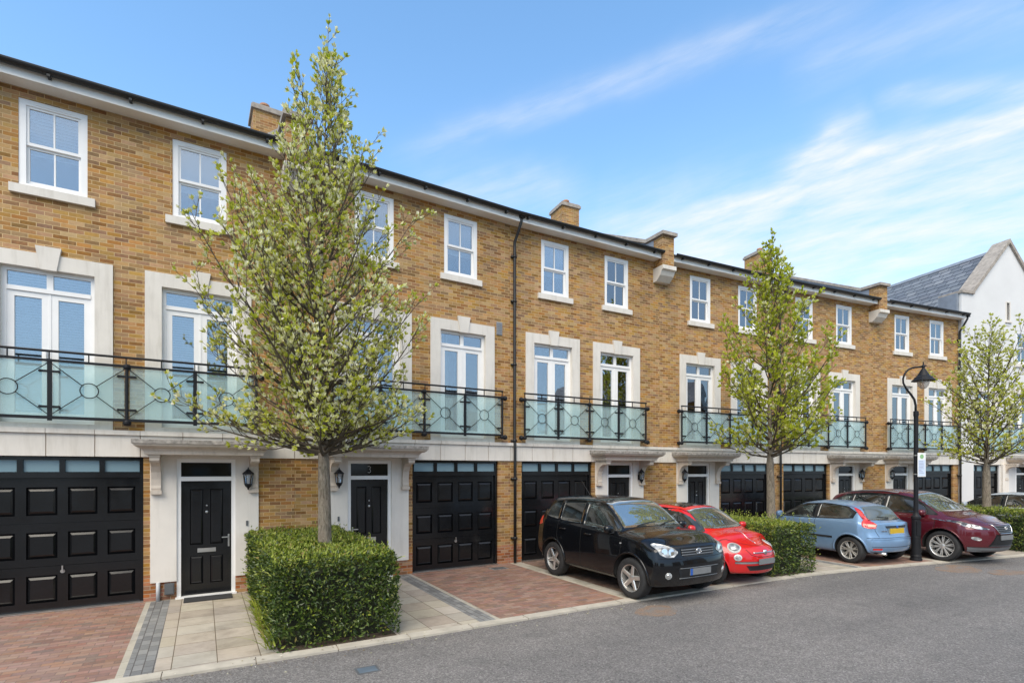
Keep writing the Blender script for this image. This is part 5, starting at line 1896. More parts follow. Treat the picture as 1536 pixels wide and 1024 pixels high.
def red_hatchback():
    sp = dict(sx=0.97, xr=-1.72, xf=1.84, axles=(1.15, -1.15), rw=0.295, track=0.72, rim=0.66, gap=0.045, cf=0.30, cr=0.2, crown=0.07,
              zt=[(-1.72, 0.95), (-1.6, 1.16), (-1.35, 1.34), (-0.9, 1.455), (-0.35, 1.488), (0.15, 1.46), (0.40, 1.39), (0.70, 1.21), (1.02, 1.02), (1.3, 0.965), (1.6, 0.87), (1.84, 0.745)],
              zs=[(-1.72, 0.86), (-1, 0.93), (0.4, 0.905), (1.1, 0.88), (1.5, 0.79), (1.84, 0.66)],
              zb=[(-1.72, 0.34), (-1.5, 0.25), (-0.6, 0.2), (0.6, 0.2), (1.5, 0.2), (1.84, 0.24)],
              wb=[(-1.72, 0.66), (-1.3, 0.785), (0, 0.812), (1.15, 0.812), (1.55, 0.76), (1.84, 0.66)],
              wt=[(-1.72, 0.42), (-1.2, 0.54), (0, 0.565), (0.40, 0.55), (1.02, 0.62), (1.4, 0.60), (1.84, 0.50)],
              F=[(0.22, 1.77), (0.35, 1.83), (0.50, 1.85), (0.62, 1.82), (0.75, 1.72), (0.88, 1.55)],
              R=[(0.3, -1.66), (0.5, -1.72), (0.8, -1.68), (1.0, -1.62), (1.3, -1.5)])
    paint = car_paint('red_car_paint', (0.56, 0.010, 0.012), 0.0, 0.2)
    c = Car(sp, (3.93, 11.52), -59, 'small red hatchback with round headlights beside the black car', paint)
    c.wheels('five', CM['alloy'])
    g = CM['glass']
    c.sides('side_window', g, [(0.92, 0.99), (0.75, 1.12), (0.45, 1.31), (0.2, 1.385), (-0.45, 1.40)], [(0.92, 0.975), (0.3, 0.965), (-0.45, 0.97)])
    c.sides('quarter_window', g, [(-0.55, 1.395), (-0.9, 1.35), (-1.15, 1.16)], [(-0.55, 0.975), (-0.9, 1.0), (-1.12, 1.05)])
    c.patch('windscreen', CM['screen'], 'F', [(-0.50, 1.36), (-0.25, 1.395), (0, 1.405), (0.25, 1.395), (0.50, 1.36)], [(-0.62, 1.035), (-0.3, 1.03), (0, 1.03), (0.3, 1.03), (0.62, 1.035)], off=0.005, n=20, rows=10)
    c.patch('glass_roof', g, 'T', [(0.22, 0.45), (-0.75, 0.44)], [(0.22, -0.45), (-0.75, -0.44)], off=0.004)
    c.patch('rear_window', g, 'B', [(-0.42, 1.30), (0.42, 1.30)], [(-0.48, 1.0), (0.48, 1.0)])
    for sg in (1, -1):
        o = c.disc('headlight', CM['white_ring'], 'F', (sg * 0.53, 0.735), 0.125, 0.125, 0.006)
        c.disc('lens', CM['lamp'], 'F', (sg * 0.53, 0.735), 0.10, 0.10, 0.012, parent=o, dome=0.02)
        o = c.disc('driving_light', CM['white_ring'], 'F', (sg * 0.56, 0.552), 0.075, 0.064, 0.006)
        c.disc('lens', CM['lamp'], 'F', (sg * 0.56, 0.552), 0.05, 0.042, 0.011, parent=o, dome=0.01)
    gb = MB(); c.line('', None, 'F', [(-0.30, 0.635), (0.30, 0.635)], 0.011, 0.012, 16, g=gb); gb.build('chrome_bar', CM['chrome'], c.root, True)
    h, n = c.hit((0.0, 0.637), 'F')
    e = MB(); e.lathe([(0.0, 0.034), (0.028, 0.034), (0.046, 0.026), (0.05, 0.0)], (h.x, 0.0, 0.642), 20, 'x'); e.build('badge', CM['chrome'], c.root, True)
    c.patch('bumper_strip', CM['grey_trim'], 'F', [(-0.60, 0.475), (0, 0.482), (0.60, 0.475)], [(-0.60, 0.44), (0, 0.445), (0.60, 0.44)], off=0.01, rows=3)
    c.patch('lower_intake', CM['mesh'], 'F', [(-0.44, 0.40), (0.44, 0.40)], [(-0.36, 0.305), (0.36, 0.305)], off=0.003)
    c.plate('F', 0.475, CM['plate'], 0.46, 0.10, lift=0.025)
    c.mirrors(0.72, 0.985, paint, (0.075, 0.09, 0.07))
    c.handles([(-0.28, 0.87)], CM['chrome'])
    c.seams([('S', [(0.86, 0.96), (0.88, 0.6), (0.78, 0.28)]), ('S', [(-0.50, 0.97), (-0.52, 0.6), (-0.42, 0.28)]), ('S', [(0.78, 0.28), (-0.42, 0.28)]),
             ('F', [(-0.74, 0.82), (-0.66, 0.86), (-0.52, 0.865), (-0.38, 0.80), (-0.2, 0.765), (0, 0.757), (0.2, 0.765), (0.38, 0.80), (0.52, 0.865), (0.66, 0.86), (0.74, 0.82)]),
             ('F', [(-0.40, 0.70), (-0.34, 0.60), (-0.2, 0.56), (0, 0.555), (0.2, 0.56), (0.34, 0.60), (0.40, 0.70)])])
    g2 = MB(); c.line('', None, 'T', [(1.12, 0.0), (1.40, 0.0), (1.62, 0.0)], 0.007, 0.004, 14, g=g2); g2.build('bonnet_strip', CM['chrome'], c.root, True)
    c.arches(paint, 0.03)


def blue_spec():
    return dict(sx=0.90, xr=-2.03, xf=2.14, axles=(1.3075, -1.3075), rw=0.312, track=0.745, rim=0.66, gap=0.045, cf=0.30, cr=0.20, crown=0.06,
                zt=[(-2.03, 0.99), (-1.86, 1.05), (-1.6, 1.22), (-1.32, 1.365), (-0.9, 1.425), (-0.3, 1.448), (0.2, 1.40), (0.6, 1.23), (1.2, 0.99), (1.7, 0.91), (2.14, 0.74)],
                zs=[(-2.03, 0.93), (-1.4, 1.0), (-0.3, 0.97), (0.8, 0.93), (1.4, 0.86), (2.14, 0.68)],
                zb=[(-2.03, 0.30), (-1.8, 0.24), (-0.8, 0.2), (0.8, 0.2), (1.8, 0.2), (2.14, 0.25)],
                wb=[(-2.03, 0.74), (-1.6, 0.835), (-1.2, 0.853), (0, 0.848), (1.3, 0.848), (1.8, 0.80), (2.14, 0.68)],
                wt=[(-2.03, 0.55), (-1.4, 0.555), (-0.5, 0.59), (0.2, 0.585), (1.2, 0.66), (2.14, 0.52)],
                F=[(0.25, 2.06), (0.4, 2.13), (0.55, 2.14), (0.7, 2.08), (0.85, 1.98)],
                R=[(0.24, -1.90), (0.34, -1.99), (0.50, -2.04), (0.60, -2.035), (0.64, -1.965), (0.80, -1.95), (0.94, -1.93), (1.05, -1.86), (1.3, -1.70)])


def hatch_common(c, paint):
    g = CM['glass']
    c.sides('window_surround', CM['trim'], [(0.98, 1.0), (0.62, 1.16), (0.22, 1.335), (-0.5, 1.385), (-1.1, 1.33), (-1.38, 1.20)], [(0.98, 0.975), (0.2, 0.985), (-0.5, 1.005), (-1.1, 1.03), (-1.36, 1.06)], off=0.0035, n=26, rows=8)
    c.sides('side_window', g, [(0.86, 1.03), (0.60, 1.145), (0.22, 1.31), (-0.25, 1.365)], [(0.86, 1.0), (0.3, 1.0), (-0.25, 1.01)], off=0.0065)
    c.sides('quarter_window', g, [(-0.36, 1.37), (-0.8, 1.355), (-1.1, 1.30), (-1.3, 1.18)], [(-0.36, 1.02), (-0.8, 1.035), (-1.1, 1.05), (-1.28, 1.08)], off=0.0065)
    c.patch('windscreen', CM['screen'], 'F', [(-0.50, 1.34), (0, 1.375), (0.50, 1.34)], [(-0.66, 1.01), (0, 1.01), (0.66, 1.01)], off=0.005, n=18, rows=8)


def blue_hatchback():
    sp = blue_spec()
    paint = car_paint('blue_car_paint', (0.185, 0.30, 0.465), 0.3, 0.3)
    c = Car(sp, (8.32, 13.86), 113, 'light blue three-door hatchback parked nose to the houses, showing its yellow rear plate', paint)
    c.wheels('double', CM['alloy'])
    hatch_common(c, paint)
    c.patch('rear_window', CM['screen'], 'B', [(-0.47, 1.315), (-0.2, 1.335), (0, 1.34), (0.2, 1.335), (0.47, 1.315)], [(-0.60, 1.03), (-0.3, 1.025), (0, 1.02), (0.3, 1.025), (0.60, 1.03)], off=0.005, n=18, rows=8)
    for v in 'LR':
        o = c.patch('tail_light', CM['red_lens'], v, [(-1.22, 1.325), (-1.40, 1.19), (-1.56, 1.04), (-1.58, 0.955), (-1.62, 0.875), (-1.74, 0.845)], [(-1.36, 1.345), (-1.58, 1.20), (-1.76, 1.07), (-1.86, 0.985), (-1.93, 0.92), (-1.96, 0.86)], off=0.009, n=22, rows=6, ymin=0.555)
        c.patch('reversing_lens', CM['clear_red'], v, [(-1.70, 0.945), (-1.72, 0.885)], [(-1.90, 0.94), (-1.92, 0.885)], off=0.012, n=4, rows=4, parent=o, ymin=0.56)
    c.patch('boot_strip', CM['trim'], 'B', [(-0.36, 0.905), (0.36, 0.905)], [(-0.34, 0.86), (0.34, 0.86)], off=0.012, rows=3)
    c.patch('plate_recess', paint, 'B', [(-0.32, 0.86), (0.32, 0.86)], [(-0.27, 0.70), (0.27, 0.70)], off=0.002)
    c.plate('B', 0.785, CM['plate_yellow'], 0.50, 0.115)
    c.patch('rear_bumper', paint, 'B', [(-0.72, 0.605), (0, 0.625), (0.72, 0.605)], [(-0.72, 0.59), (0, 0.61), (0.72, 0.59)], off=0.012, rows=2)
    c.seams([('B', [(-0.70, 0.63), (0, 0.645), (0.70, 0.63)]), ('B', [(-0.70, 0.43), (0, 0.42), (0.70, 0.43)]), ('B', [(-0.62, 1.0), (-0.60, 0.80), (-0.55, 0.66)]), ('B', [(0.62, 1.0), (0.60, 0.80), (0.55, 0.66)]),
             ('S', [(0.92, 0.97), (0.95, 0.6), (0.85, 0.3)]), ('S', [(-0.31, 1.0), (-0.33, 0.6), (-0.25, 0.3)]), ('S', [(0.85, 0.29), (-0.25, 0.29)]), ('S', [(-1.72, 0.63), (-1.9, 0.63)])])
    for sg in (1, -1):
        c.patch('reflector', CM['red_lens'], 'B', [(sg * 0.50, 0.40), (sg * 0.68, 0.40)], [(sg * 0.50, 0.36), (sg * 0.68, 0.36)], off=0.008, rows=3)
    c.sides('rub_strip', CM['trim'], [(0.8, 0.60), (-0.85, 0.60)], [(0.8, 0.555), (-0.85, 0.555)], off=0.010, rows=3)
    c.mirrors(0.80, 1.0, paint)
    c.handles([(-0.12, 0.86)], paint)
    c.arches(paint, 0.05, 0.012)
    e = MB(); h = c.hit((0.35, 0.32), 'B')[0]; e.tube([(h.x + 0.3, 0.42, 0.27), (h.x - 0.02, 0.42, 0.265)], 0.032, 12); e.build('exhaust', CM['chrome'], c.root, True)
    e = MB(); h = c.hit((0.0, 1.06), 'B'); h2 = c.hit((0.28, 1.09), 'B')
    e.tube([h[0] + h[1] * 0.015, h2[0] + h2[1] * 0.018], 0.009, 6); e.lathe([(0.0, -0.02), (0.028, -0.02), (0.028, 0.02), (0.0, 0.02)], tuple(h[0] + h[1] * 0.006), 10); e.build('rear_wiper', CM['trim'], c.root)
    e = MB()
    for k, (y0, wd) in enumerate(((0.46, 0.022), (0.43, 0.022), (0.40, 0.022), (0.37, 0.022), (0.34, 0.022))):
        q = c.hit((y0, 0.79), 'B')[0]
        e.box(q.x - 0.010, q.x + 0.004, y0 - wd / 2, y0 + wd / 2, 0.775, 0.80)
    e.build('boot_script', CM['chrome'], c.root)
    q = c.hit((0.0, 0.88), 'B')[0]
    e = MB(); e.lathe([(0.0, -0.02), (0.03, -0.018), (0.032, 0)], (q.x - 0.008, 0, 0.882), 14, 'x'); e.build('badge', CM['blue_band'], c.root)


def maroon_suv():
    sp = dict(sx=0.90, xr=-2.43, xf=2.34, axles=(1.37, -1.37), rw=0.365, track=0.815, rim=0.70, gap=0.055, cf=0.34, cr=0.22,
              zt=[(-2.43, 1.20), (-2.25, 1.36), (-1.9, 1.52), (-1.2, 1.655), (-0.4, 1.69), (0.2, 1.665), (0.55, 1.58), (0.95, 1.38), (1.42, 1.16), (1.8, 1.10), (2.15, 1.00), (2.34, 0.92)],
              zs=[(-2.43, 1.12), (-1, 1.10), (0.6, 1.05), (1.3, 1.02), (1.9, 0.94), (2.34, 0.84)],
              zb=[(-2.43, 0.42), (-2.1, 0.30), (-0.9, 0.26), (0.9, 0.26), (2.0, 0.24), (2.34, 0.28)],
              wb=[(-2.43, 0.82), (-1.9, 0.92), (0, 0.94), (1.4, 0.94), (2.0, 0.89), (2.34, 0.78)],
              wt=[(-2.43, 0.55), (-1.6, 0.60), (0, 0.63), (0.55, 0.62), (1.42, 0.72), (1.9, 0.70), (2.34, 0.58)],
              F=[(0.26, 2.20), (0.38, 2.31), (0.55, 2.345), (0.72, 2.34), (0.90, 2.27), (1.02, 2.16), (1.12, 2.0)],
              R=[(0.35, -2.36), (0.55, -2.43), (0.9, -2.40), (1.15, -2.30), (1.5, -2.0)])
    paint = car_paint('maroon_car_paint', (0.105, 0.010, 0.018), 0.3, 0.25)
    c = Car(sp, (10.78, 14.22), -66.4, 'maroon crossover car with dark alloy spokes behind the street lamp', paint)
    c.wheels('ten', CM['alloy_bright'])
    g = CM['glass']
    c.sides('window_surround', CM['trim'], [(1.22, 1.12), (0.85, 1.34), (0.52, 1.50), (0.1, 1.575), (-0.8, 1.59), (-1.4, 1.53), (-1.85, 1.32)], [(1.22, 1.095), (0.6, 1.10), (0, 1.12), (-0.8, 1.15), (-1.4, 1.17), (-1.8, 1.22)], off=0.003, n=28, rows=8)
    c.sides('side_window', g, [(0.95, 1.22), (0.80, 1.34), (0.50, 1.48), (0.1, 1.55), (-0.12, 1.56)], [(1.0, 1.125), (0.6, 1.12), (0.2, 1.13), (-0.12, 1.14)], off=0.006)
    c.sides('side_window', g, [(-0.2, 1.565), (-0.7, 1.57), (-1.12, 1.54)], [(-0.2, 1.145), (-0.7, 1.16), (-1.15, 1.175)], off=0.006)
    c.sides('quarter_window', g, [(-1.2, 1.53), (-1.45, 1.48), (-1.75, 1.32)], [(-1.22, 1.18), (-1.45, 1.20), (-1.72, 1.24)], off=0.006)
    c.patch('windscreen', CM['screen'], 'F', [(-0.58, 1.55), (-0.3, 1.59), (0, 1.60), (0.3, 1.59), (0.58, 1.55)], [(-0.72, 1.185), (-0.4, 1.185), (0, 1.185), (0.4, 1.185), (0.72, 1.185)], off=0.005, n=20, rows=10)
    c.patch('rear_window', g, 'B', [(-0.5, 1.48), (0.5, 1.48)], [(-0.6, 1.2), (0.6, 1.2)])
    for sg in (1, -1):
        c.lamp('headlight', 'F', [(sg * 0.47, 0.83), (sg * 0.60, 0.89), (sg * 0.75, 0.955), (sg * 0.86, 1.0), (sg * 0.90, 1.01)], [(sg * 0.47, 0.815), (sg * 0.60, 0.81), (sg * 0.75, 0.845), (sg * 0.86, 0.90), (sg * 0.905, 0.98)], bulbs=[(sg * 0.62, 0.85, 0.03), (sg * 0.74, 0.895, 0.035)], lens=CM['lamp_dark'])
        a, b = ellipse(sg * 0.70, 0.60, 0.075, 0.04, rot=sg * 0.3)
        c.lamp('fog_light', 'F', a, b)
        c.patch('tail_light', CM['red_lens'], 'L' if sg > 0 else 'R', [(-2.0, 1.12), (-2.25, 1.12)], [(-1.98, 1.0), (-2.28, 0.97)], off=0.006)
    c.patch('grille', CM['mesh'], 'F', [(-0.36, 0.93), (0, 0.94), (0.36, 0.93)], [(-0.26, 0.73), (0, 0.725), (0.26, 0.73)], off=0.003)
    gb = MB()
    for z in (0.76, 0.80, 0.84, 0.88):
        q = lerp(0.27, 0.34, (z - 0.73) / 0.2)
        c.line('', None, 'F', [(-q, z), (q, z)], 0.006, 0.006, 14, g=gb)
    gb.build('grille_bars', CM['grey_trim'], c.root, True)
    gb = MB(); c.line('', None, 'F', [(-0.37, 0.935), (-0.26, 0.722), (0.26, 0.722), (0.37, 0.935)], 0.009, 0.008, 40, g=gb); gb.build('grille_surround', CM['chrome'], c.root, True)
    h, n = c.hit((0.0, 0.84), 'F')
    e = MB()
    e.tube([(h.x + 0.016, 0.055 * math.cos(t * math.pi / 10), 0.84 + 0.042 * math.sin(t * math.pi / 10)) for t in range(21)], 0.006, 6, cap=False)
    e.tube([(h.x + 0.016, -0.012, 0.868), (h.x + 0.016, 0.006, 0.825), (h.x + 0.016, -0.03, 0.822)][::1], 0.006, 6)
    e.build('badge', CM['chrome'], c.root, True)
    c.patch('lower_intake', CM['mesh'], 'F', [(-0.34, 0.70), (0.34, 0.70)], [(-0.50, 0.42), (0.50, 0.42)], off=0.003)
    c.plate('F', 0.625, CM['plate'])
    c.patch('chin_trim', CM['grey_trim'], 'F', [(-0.80, 0.40), (-0.4, 0.40), (0, 0.41), (0.4, 0.40), (0.80, 0.40)], [(-0.76, 0.30), (-0.4, 0.275), (0, 0.275), (0.4, 0.275), (0.76, 0.30)], off=0.008, rows=4, n=22)
    c.mirrors(0.90, 1.10, paint, (0.09, 0.115, 0.08))
    c.handles([(0.05, 0.97), (-0.95, 0.99)], paint)
    c.seams([('S', [(1.22, 1.06), (1.2, 0.75), (1.0, 0.36)]), ('S', [(-0.16, 1.13), (-0.16, 0.7), (-0.16, 0.36)]), ('S', [(-1.2, 1.17), (-1.25, 0.9), (-1.0, 0.6), (-0.85, 0.36)]),
             ('F', [(-0.76, 1.10), (-0.68, 1.03), (-0.5, 0.965), (0, 0.965), (0.5, 0.965), (0.68, 1.03), (0.76, 1.10)]), ('S', [(1.0, 0.36), (-0.85, 0.36)])])
    for v in 'LR':
        gb = MB(); c.line('', None, v, [(0.85, 0.345), (-0.8, 0.345)], 0.014, 0.006, 20, g=gb); gb.build('sill_trim', CM['chrome'], c.root, True)
    for sg in (1, -1):
        e = MB()
        pts = [c.hit((x * c.sx, sg * y), 'T') for x, y in ((0.1, 0.60), (-0.3, 0.61), (-0.9, 0.60), (-1.4, 0.57))]
        e.tube([p[0] + Vector((0, 0, 0.03 if 0 < i < 3 else 0.0)) for i, p in enumerate(pts)], 0.016, 8); e.build('roof_rail', CM['grey_trim'], c.root, True)
    c.arches(paint, 0.035)


def silver_car():
    sp = blue_spec()
    sp['sx'] = 0.95
    sp['zt'] = [(-2.03, 1.05), (-1.9, 1.16), (-1.6, 1.33), (-1.2, 1.43), (-0.6, 1.475), (-0.1, 1.48), (0.35, 1.42), (0.75, 1.24), (1.3, 1.0), (1.7, 0.93), (2.14, 0.78)]
    paint = car_paint('silver_car_paint', (0.55, 0.60, 0.66), 0.25, 0.3)
    c = Car(sp, (16.72, 17.6), 110, 'silver hatchback of which only the roof shows over the rightmost hedge', paint)
    c.wheels('double', CM['alloy'])
    c.sides('window_surround', CM['trim'], [(1.05, 1.02), (0.75, 1.18), (0.35, 1.36), (-0.5, 1.43), (-1.2, 1.37), (-1.55, 1.22)], [(1.05, 0.985), (0.2, 0.995), (-0.5, 1.005), (-1.1, 1.03), (-1.5, 1.08)], off=0.0035, n=26, rows=8)
    c.sides('side_window', CM['glass'], [(0.9, 1.06), (0.72, 1.16), (0.33, 1.34), (-0.2, 1.40)], [(0.9, 1.01), (0.3, 1.01), (-0.2, 1.015)], off=0.0065)
    c.sides('side_window', CM['glass'], [(-0.28, 1.405), (-0.7, 1.40), (-1.0, 1.37)], [(-0.28, 1.02), (-0.7, 1.03), (-1.0, 1.04)], off=0.0065)
    c.sides('quarter_window', CM['glass'], [(-1.07, 1.36), (-1.3, 1.30), (-1.5, 1.21)], [(-1.07, 1.045), (-1.3, 1.06), (-1.47, 1.10)], off=0.0065)
    c.patch('windscreen', CM['screen'], 'F', [(-0.50, 1.37), (0, 1.40), (0.50, 1.37)], [(-0.66, 1.03), (0, 1.03), (0.66, 1.03)], off=0.005, n=18, rows=8)
    c.patch('rear_window', CM['glass'], 'B', [(-0.5, 1.36), (0.5, 1.36)], [(-0.58, 1.1), (0.58, 1.1)])
    c.mirrors(0.85, 1.0, paint)
    c.arches(paint, 0.03)


def make_cars():
    car_materials()
    black_suv()
    red_hatchback()
    blue_hatchback()
    maroon_suv()
    silver_car()
# ------------------------------------------------------------------ street lamp
def street_lamp():
    x, y = gp(1374, 840)
    Y = y
    e = empty('street_lamp', (x, y, 0), 0)
    tag(e, 'black swan-neck street lamp standing on the kerb in front of the maroon car', 'street lamp')
    hz = lambda py: H_CAM + (Y_HOR - py) * Y / F_PX
    b = MB()
    b.lathe([(0.0, 0.0), (0.125, 0.0), (0.125, 0.05), (0.115, 0.06), (0.115, 0.12), (0.105, 0.14), (0.09, 0.55), (0.093, 0.57), (0.09, 0.59), (0.086, 1.0), (0.10, 1.02), (0.10, 1.07), (0.075, 1.10), (0.06, 1.13), (0.05, 1.17),
             (0.047, hz(624)), (0.056, hz(624) + 0.005), (0.056, hz(617)), (0.036, hz(616))], sides=20)
    b.box(-0.05, 0.05, -0.098, -0.08, 0.62, 0.96)
    b.build('post', M['iron'], e, False)
    pts = [(1373.5, 620), (1373.5, 608), (1371.5, 599), (1366, 591), (1359.5, 583), (1355, 574.5), (1354.5, 568), (1357, 560.5), (1362, 554.5), (1369, 551.3), (1377, 550.5), (1383, 549.5)]
    to = lambda p: ((p[0] - 1374) / F_PX * Y, 0.0, hz(p[1]))
    b = MB()
    b.tube([to(p) for p in pts], [0.026] * 4 + [0.022] * 8, 10)
    b.build('swan_neck', M['iron'], e, True)
    cx = (1385 - 1374) / F_PX * Y
    zt, zr = hz(552), hz(571)
    b = MB()
    b.lathe([(0.0, hz(542)), (0.012, hz(543)), (0.014, hz(546.5)), (0.035, hz(548)), (0.04, hz(550)), (0.028, zt), (0.075, hz(557)), (0.13, hz(563.5)), (0.185, hz(566)), (0.19, hz(567.3)), (0.24, hz(570.3)), (0.245, zr), (0.16, hz(570)), (0.0, hz(566))], (cx, 0, 0), 24)
    b.tube([(cx - 0.01, 0, hz(549.5)), (cx + 0.07, 0, hz(548))], 0.016, 6)
    b.build('lamp_shade', M['iron'], e)
    m, k = mat('clear_lamp_bowl')
    tr = k.n('BsdfTransparent'); tr.inputs[0].default_value = (0.86, 0.84, 0.82, 1)
    gl = k.n('BsdfGlossy'); gl.inputs['Roughness'].default_value = 0.1
    df = k.n('BsdfDiffuse'); df.inputs[0].default_value = (0.6, 0.58, 0.56, 1)
    m1, m2 = k.n('MixShader'), k.n('MixShader')
    m1.inputs[0].default_value = 0.35
    k.put(m1.inputs[1], tr.outputs[0]); k.put(m1.inputs[2], df.outputs[0])
    m2.inputs[0].default_value = 0.12
    k.put(m2.inputs[1], m1.outputs[0]); k.put(m2.inputs[2], gl.outputs[0])
    k.out(m2.outputs[0])
    b = MB()
    b.lathe([(0.125, hz(571)), (0.125, hz(574)), (0.10, hz(579)), (0.05, hz(582.6)), (0.0, hz(583.5))], (cx, 0, 0), 20)
    b.build('lamp_bowl', m, e, True)
    # notice board strapped to the post
    s = empty('parking_sign', (x, y, 0), R(6))
    tag(s, 'white notice with a green emblem strapped to the street lamp', 'sign')
    z0, z1 = hz(714.5), hz(679)
    b = MB(); b.box(-0.045, 0.165, -0.098, -0.088, z0, z1); b.build('board', M['paper'], s)
    m, k = mat('pale_blue_print')
    k.out(k.principled((0.55, 0.64, 0.80), 0.5))
    b = MB(); b.box(-0.03, 0.150, -0.1005, -0.0985, z0 + 0.02, z1 - 0.17); b.build('panel', m, s)
    g = plain('green_print', (0.25, 0.45, 0.22), 0.5)
    b = MB(); b.prism([(0.06 + 0.05 * math.cos(a), z1 - 0.09 + 0.055 * math.sin(a)) for a in [k * math.pi / 10 for k in range(20)]], 1, -0.1005, -0.0985); b.build('emblem', g, s)
    ink = plain('faint_ink', (0.22, 0.24, 0.33), 0.6)
    b = MB()
    rng = random.Random(5)
    for k in range(9):
        zz = z1 - 0.21 - 0.035 * k
        b.box(-0.015, -0.015 + rng.uniform(0.06, 0.14), -0.1025, -0.101, zz, zz + 0.009)
    b.build('print', ink, s)
    b = MB()
    for zz in (z0 + 0.06, z1 - 0.06):
        b.lathe([(0.049, zz - 0.012), (0.054, zz - 0.012), (0.054, zz + 0.012), (0.049, zz + 0.012)], sides=14)
        b.box(0.0, 0.02, -0.09, -0.05, zz - 0.012, zz + 0.012)
    b.build('strap', M['steel'], s)


# ------------------------------------------------------------------ across the street (seen only in the panes and in the car paint)
def opposite():
    brick = M['brick']
    rng = random.Random(8)
    for k, (x, y) in enumerate([(-17, -19.0), (-4, -22.0), (12, -25.0), (31, -13.0), (38, -1.5)]):
        e = empty('opposite_house', (x, y, 0), R((-6, 4, 20, 52, 75)[k]))
        tag(e, ['brick house across the street, widest of its row', 'brick house across the street with a tall chimney', 'brick house across the street in the middle of its row',
                'brick house across the street beside the gap', 'brick house across the street at the far end of its row'][k], 'house', 'houses across the street')
        wd = (9.5, 8.5, 9.0, 11.0, 10.0)[k]
        ht = (5.6, 6.0, 6.4, 8.2, 8.6)[k]
        w = MB(); w.box(-wd / 2, wd / 2, -8, 0, 0, ht); w.build('wall', brick, e)
        r = MB(); r.prism([(-8.4, ht), (0.4, ht), (-4, ht + 2.6)], 0, -wd / 2 - 0.2, wd / 2 + 0.2); rf = r.build('roof', M['slate_x'], e)
        c = MB(); c.box(-0.4, 0.4, -4.4, -3.6, ht + 2, ht + (4.2 if k == 1 else 3.6)); c.build('chimney', brick, rf)
        for zz in (0.9, 3.9):
            for xx in (-wd / 4, wd / 4):
                f = MB(); f.box(xx - 0.6, xx + 0.6, 0.0, 0.05, zz, zz + 1.5)
                fo = f.build('window', M['upvc'], e)
                f = MB(); f.box(xx - 0.52, xx - 0.03, 0.05, 0.06, zz + 0.08, zz + 1.42); f.box(xx + 0.03, xx + 0.52, 0.05, 0.06, zz + 0.08, zz + 1.42)
                f.build('pane', M['transom'], fo)


# ------------------------------------------------------------------ sky, sun, camera
SUN_EL, SUN_AZ = 47.0, 197.0          # degrees: height, and compass bearing with +Y as north


def pix_dir(px, py):
    v = Vector(((px - 768) / F_PX, 1.0, (Y_HOR - py) / F_PX))
    return v.normalized()


